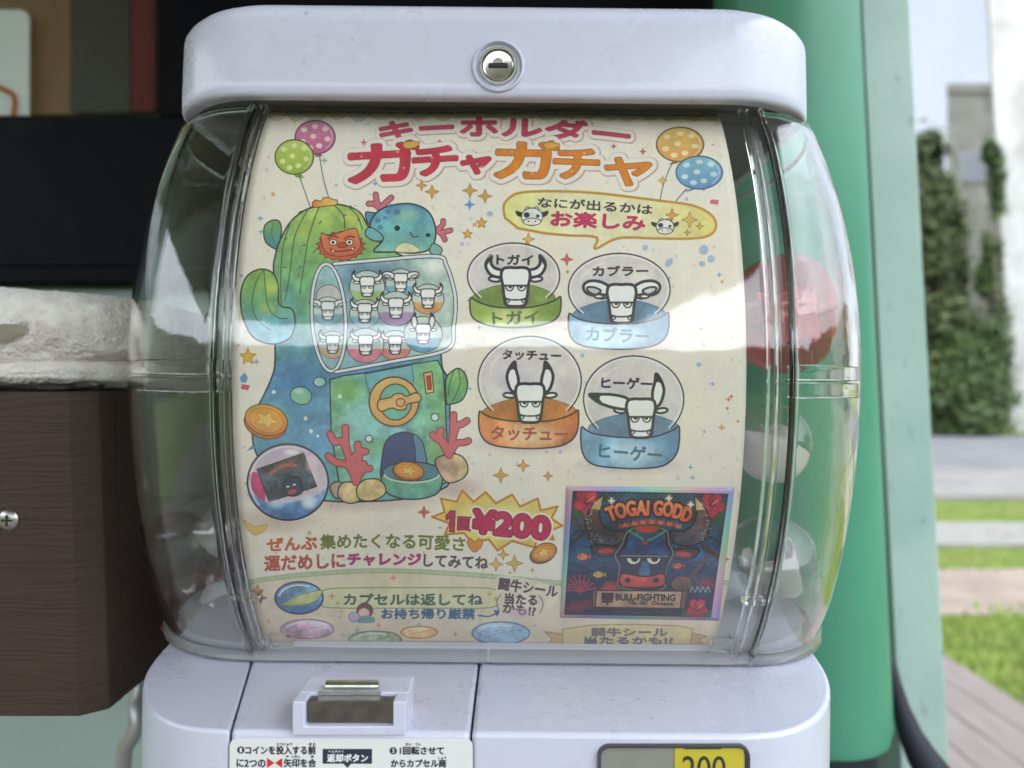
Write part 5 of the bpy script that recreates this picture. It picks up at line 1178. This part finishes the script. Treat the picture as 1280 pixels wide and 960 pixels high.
def quad(u, v): return tuple((TL[i]*(1-u)+TR_[i]*u)*(1-v)+(BL[i]*(1-u)+BR[i]*u)*v for i in (0, 1))
sk.loft([[cast(*quad(u, v), -.0006) for u in np.linspace(0, 1, 24)] for v in np.linspace(0, 1, 30)], False)
tag(sk.build('bull_sticker', print_mat('sticker_print', sim, .3, .5, .3), uv=suv, solid=-.0002), 'square holographic-edged sticker of a blue bull face reading TOGAI GODD, stuck on the cream poster', 'sticker')

# ------------------------------------------------------------------ capsules lying in the drum
def capsule(px, py, d, r, tilt, lower, upper, label, slip=None):
    c = at(px, py, d); t = thing('toy_capsule', label, 'capsule', c, 'toy capsules in the drum')
    Rm = Matrix.Rotation(tilt[0], 3, 'X') @ Matrix.Rotation(tilt[1], 3, 'Y')
    xf = lambda p: Rm @ (Vector(p)-c)+c
    lo = [(r*.3, -r*.94)]+[(r*math.sin(a), -r*math.cos(a)) for a in np.linspace(.34, math.pi/2-.02, 12)]+[(r*1.02, -.0005)]
    up = [(r*1.02, .0006), (r*1.02, .0022)]+[(r*math.cos(a), .0022+r*math.sin(a)*.92) for a in np.linspace(.05, math.pi/2-.02, 14)]
    MB().lathe(lo, c, 'Z', 40, True).build('lower_half', lower, t, xf=xf)
    MB().lathe(up, c, 'Z', 40, False).build('upper_half', upper, t, xf=xf)
    if slip:
        b = MB(); rgs = []
        for i in range(33):
            a_ = math.radians(-150+290*i/32); q_ = r*(.40+.16*i/32); rgs.append([(c.x+(q_+o)*math.sin(a_), c.y-(q_+o)*math.cos(a_), c.z+w*r+.06*r*math.sin(i*.5)) for o, w in ((0, -.42), (0, .36), (.0008, .36), (.0008, -.42))])
        b.loft(rgs, True, True, True); b.build('folded_slip', slip, t, xf=xf)
    return t
M_CAPC = shell_mat('clear_capsule', (.93, .95, .95), .08, .03, .03, (.8, .85, .85))
M_CAPR = shell_mat('red_capsule', (1, .52, .50), .06, .05, .16, (.95, .28, .27))
M_CAPW = pm('milky_capsule', (.80, .79, .77), .25, spec=.5)
M_CAPP = pm('pink_capsule', (.72, .16, .18), .3, spec=.5)
M_SLIP = pm('paper_slip', (.62, .60, .57), .8)
capsule(985, 392, .435, .0335, (.15, -.2), M_CAPR, M_CAPR, 'translucent red capsule standing highest, behind the upper clear side beside the mint post', M_SLIP)
capsule(968, 555, .432, .0215, (-.2, .35), M_CAPW, M_CAPC, 'clear-topped white capsule below the red one, resting on a large clear capsule', M_SLIP)
capsule(964, 712, .440, .030, (.2, -.3), M_CAPC, M_CAPC, 'large clear capsule holding a paper slip on the tray floor under the small clear-topped one', M_SLIP)
capsule(262, 668, .470, .024, (-.6, .5), M_CAPC, M_CAPC, 'white capsule with clear lid lying on the side of the drum beside the brown box', M_SLIP)
capsule(232, 742, .490, .026, (.5, -.5), M_CAPP, M_CAPC, 'red-bottomed capsule on the tray floor beside the brown box')
capsule(286, 764, .445, .019, (.3, .9), M_CAPW, M_CAPC, 'small white capsule on the tray floor at the poster edge near the brown box')
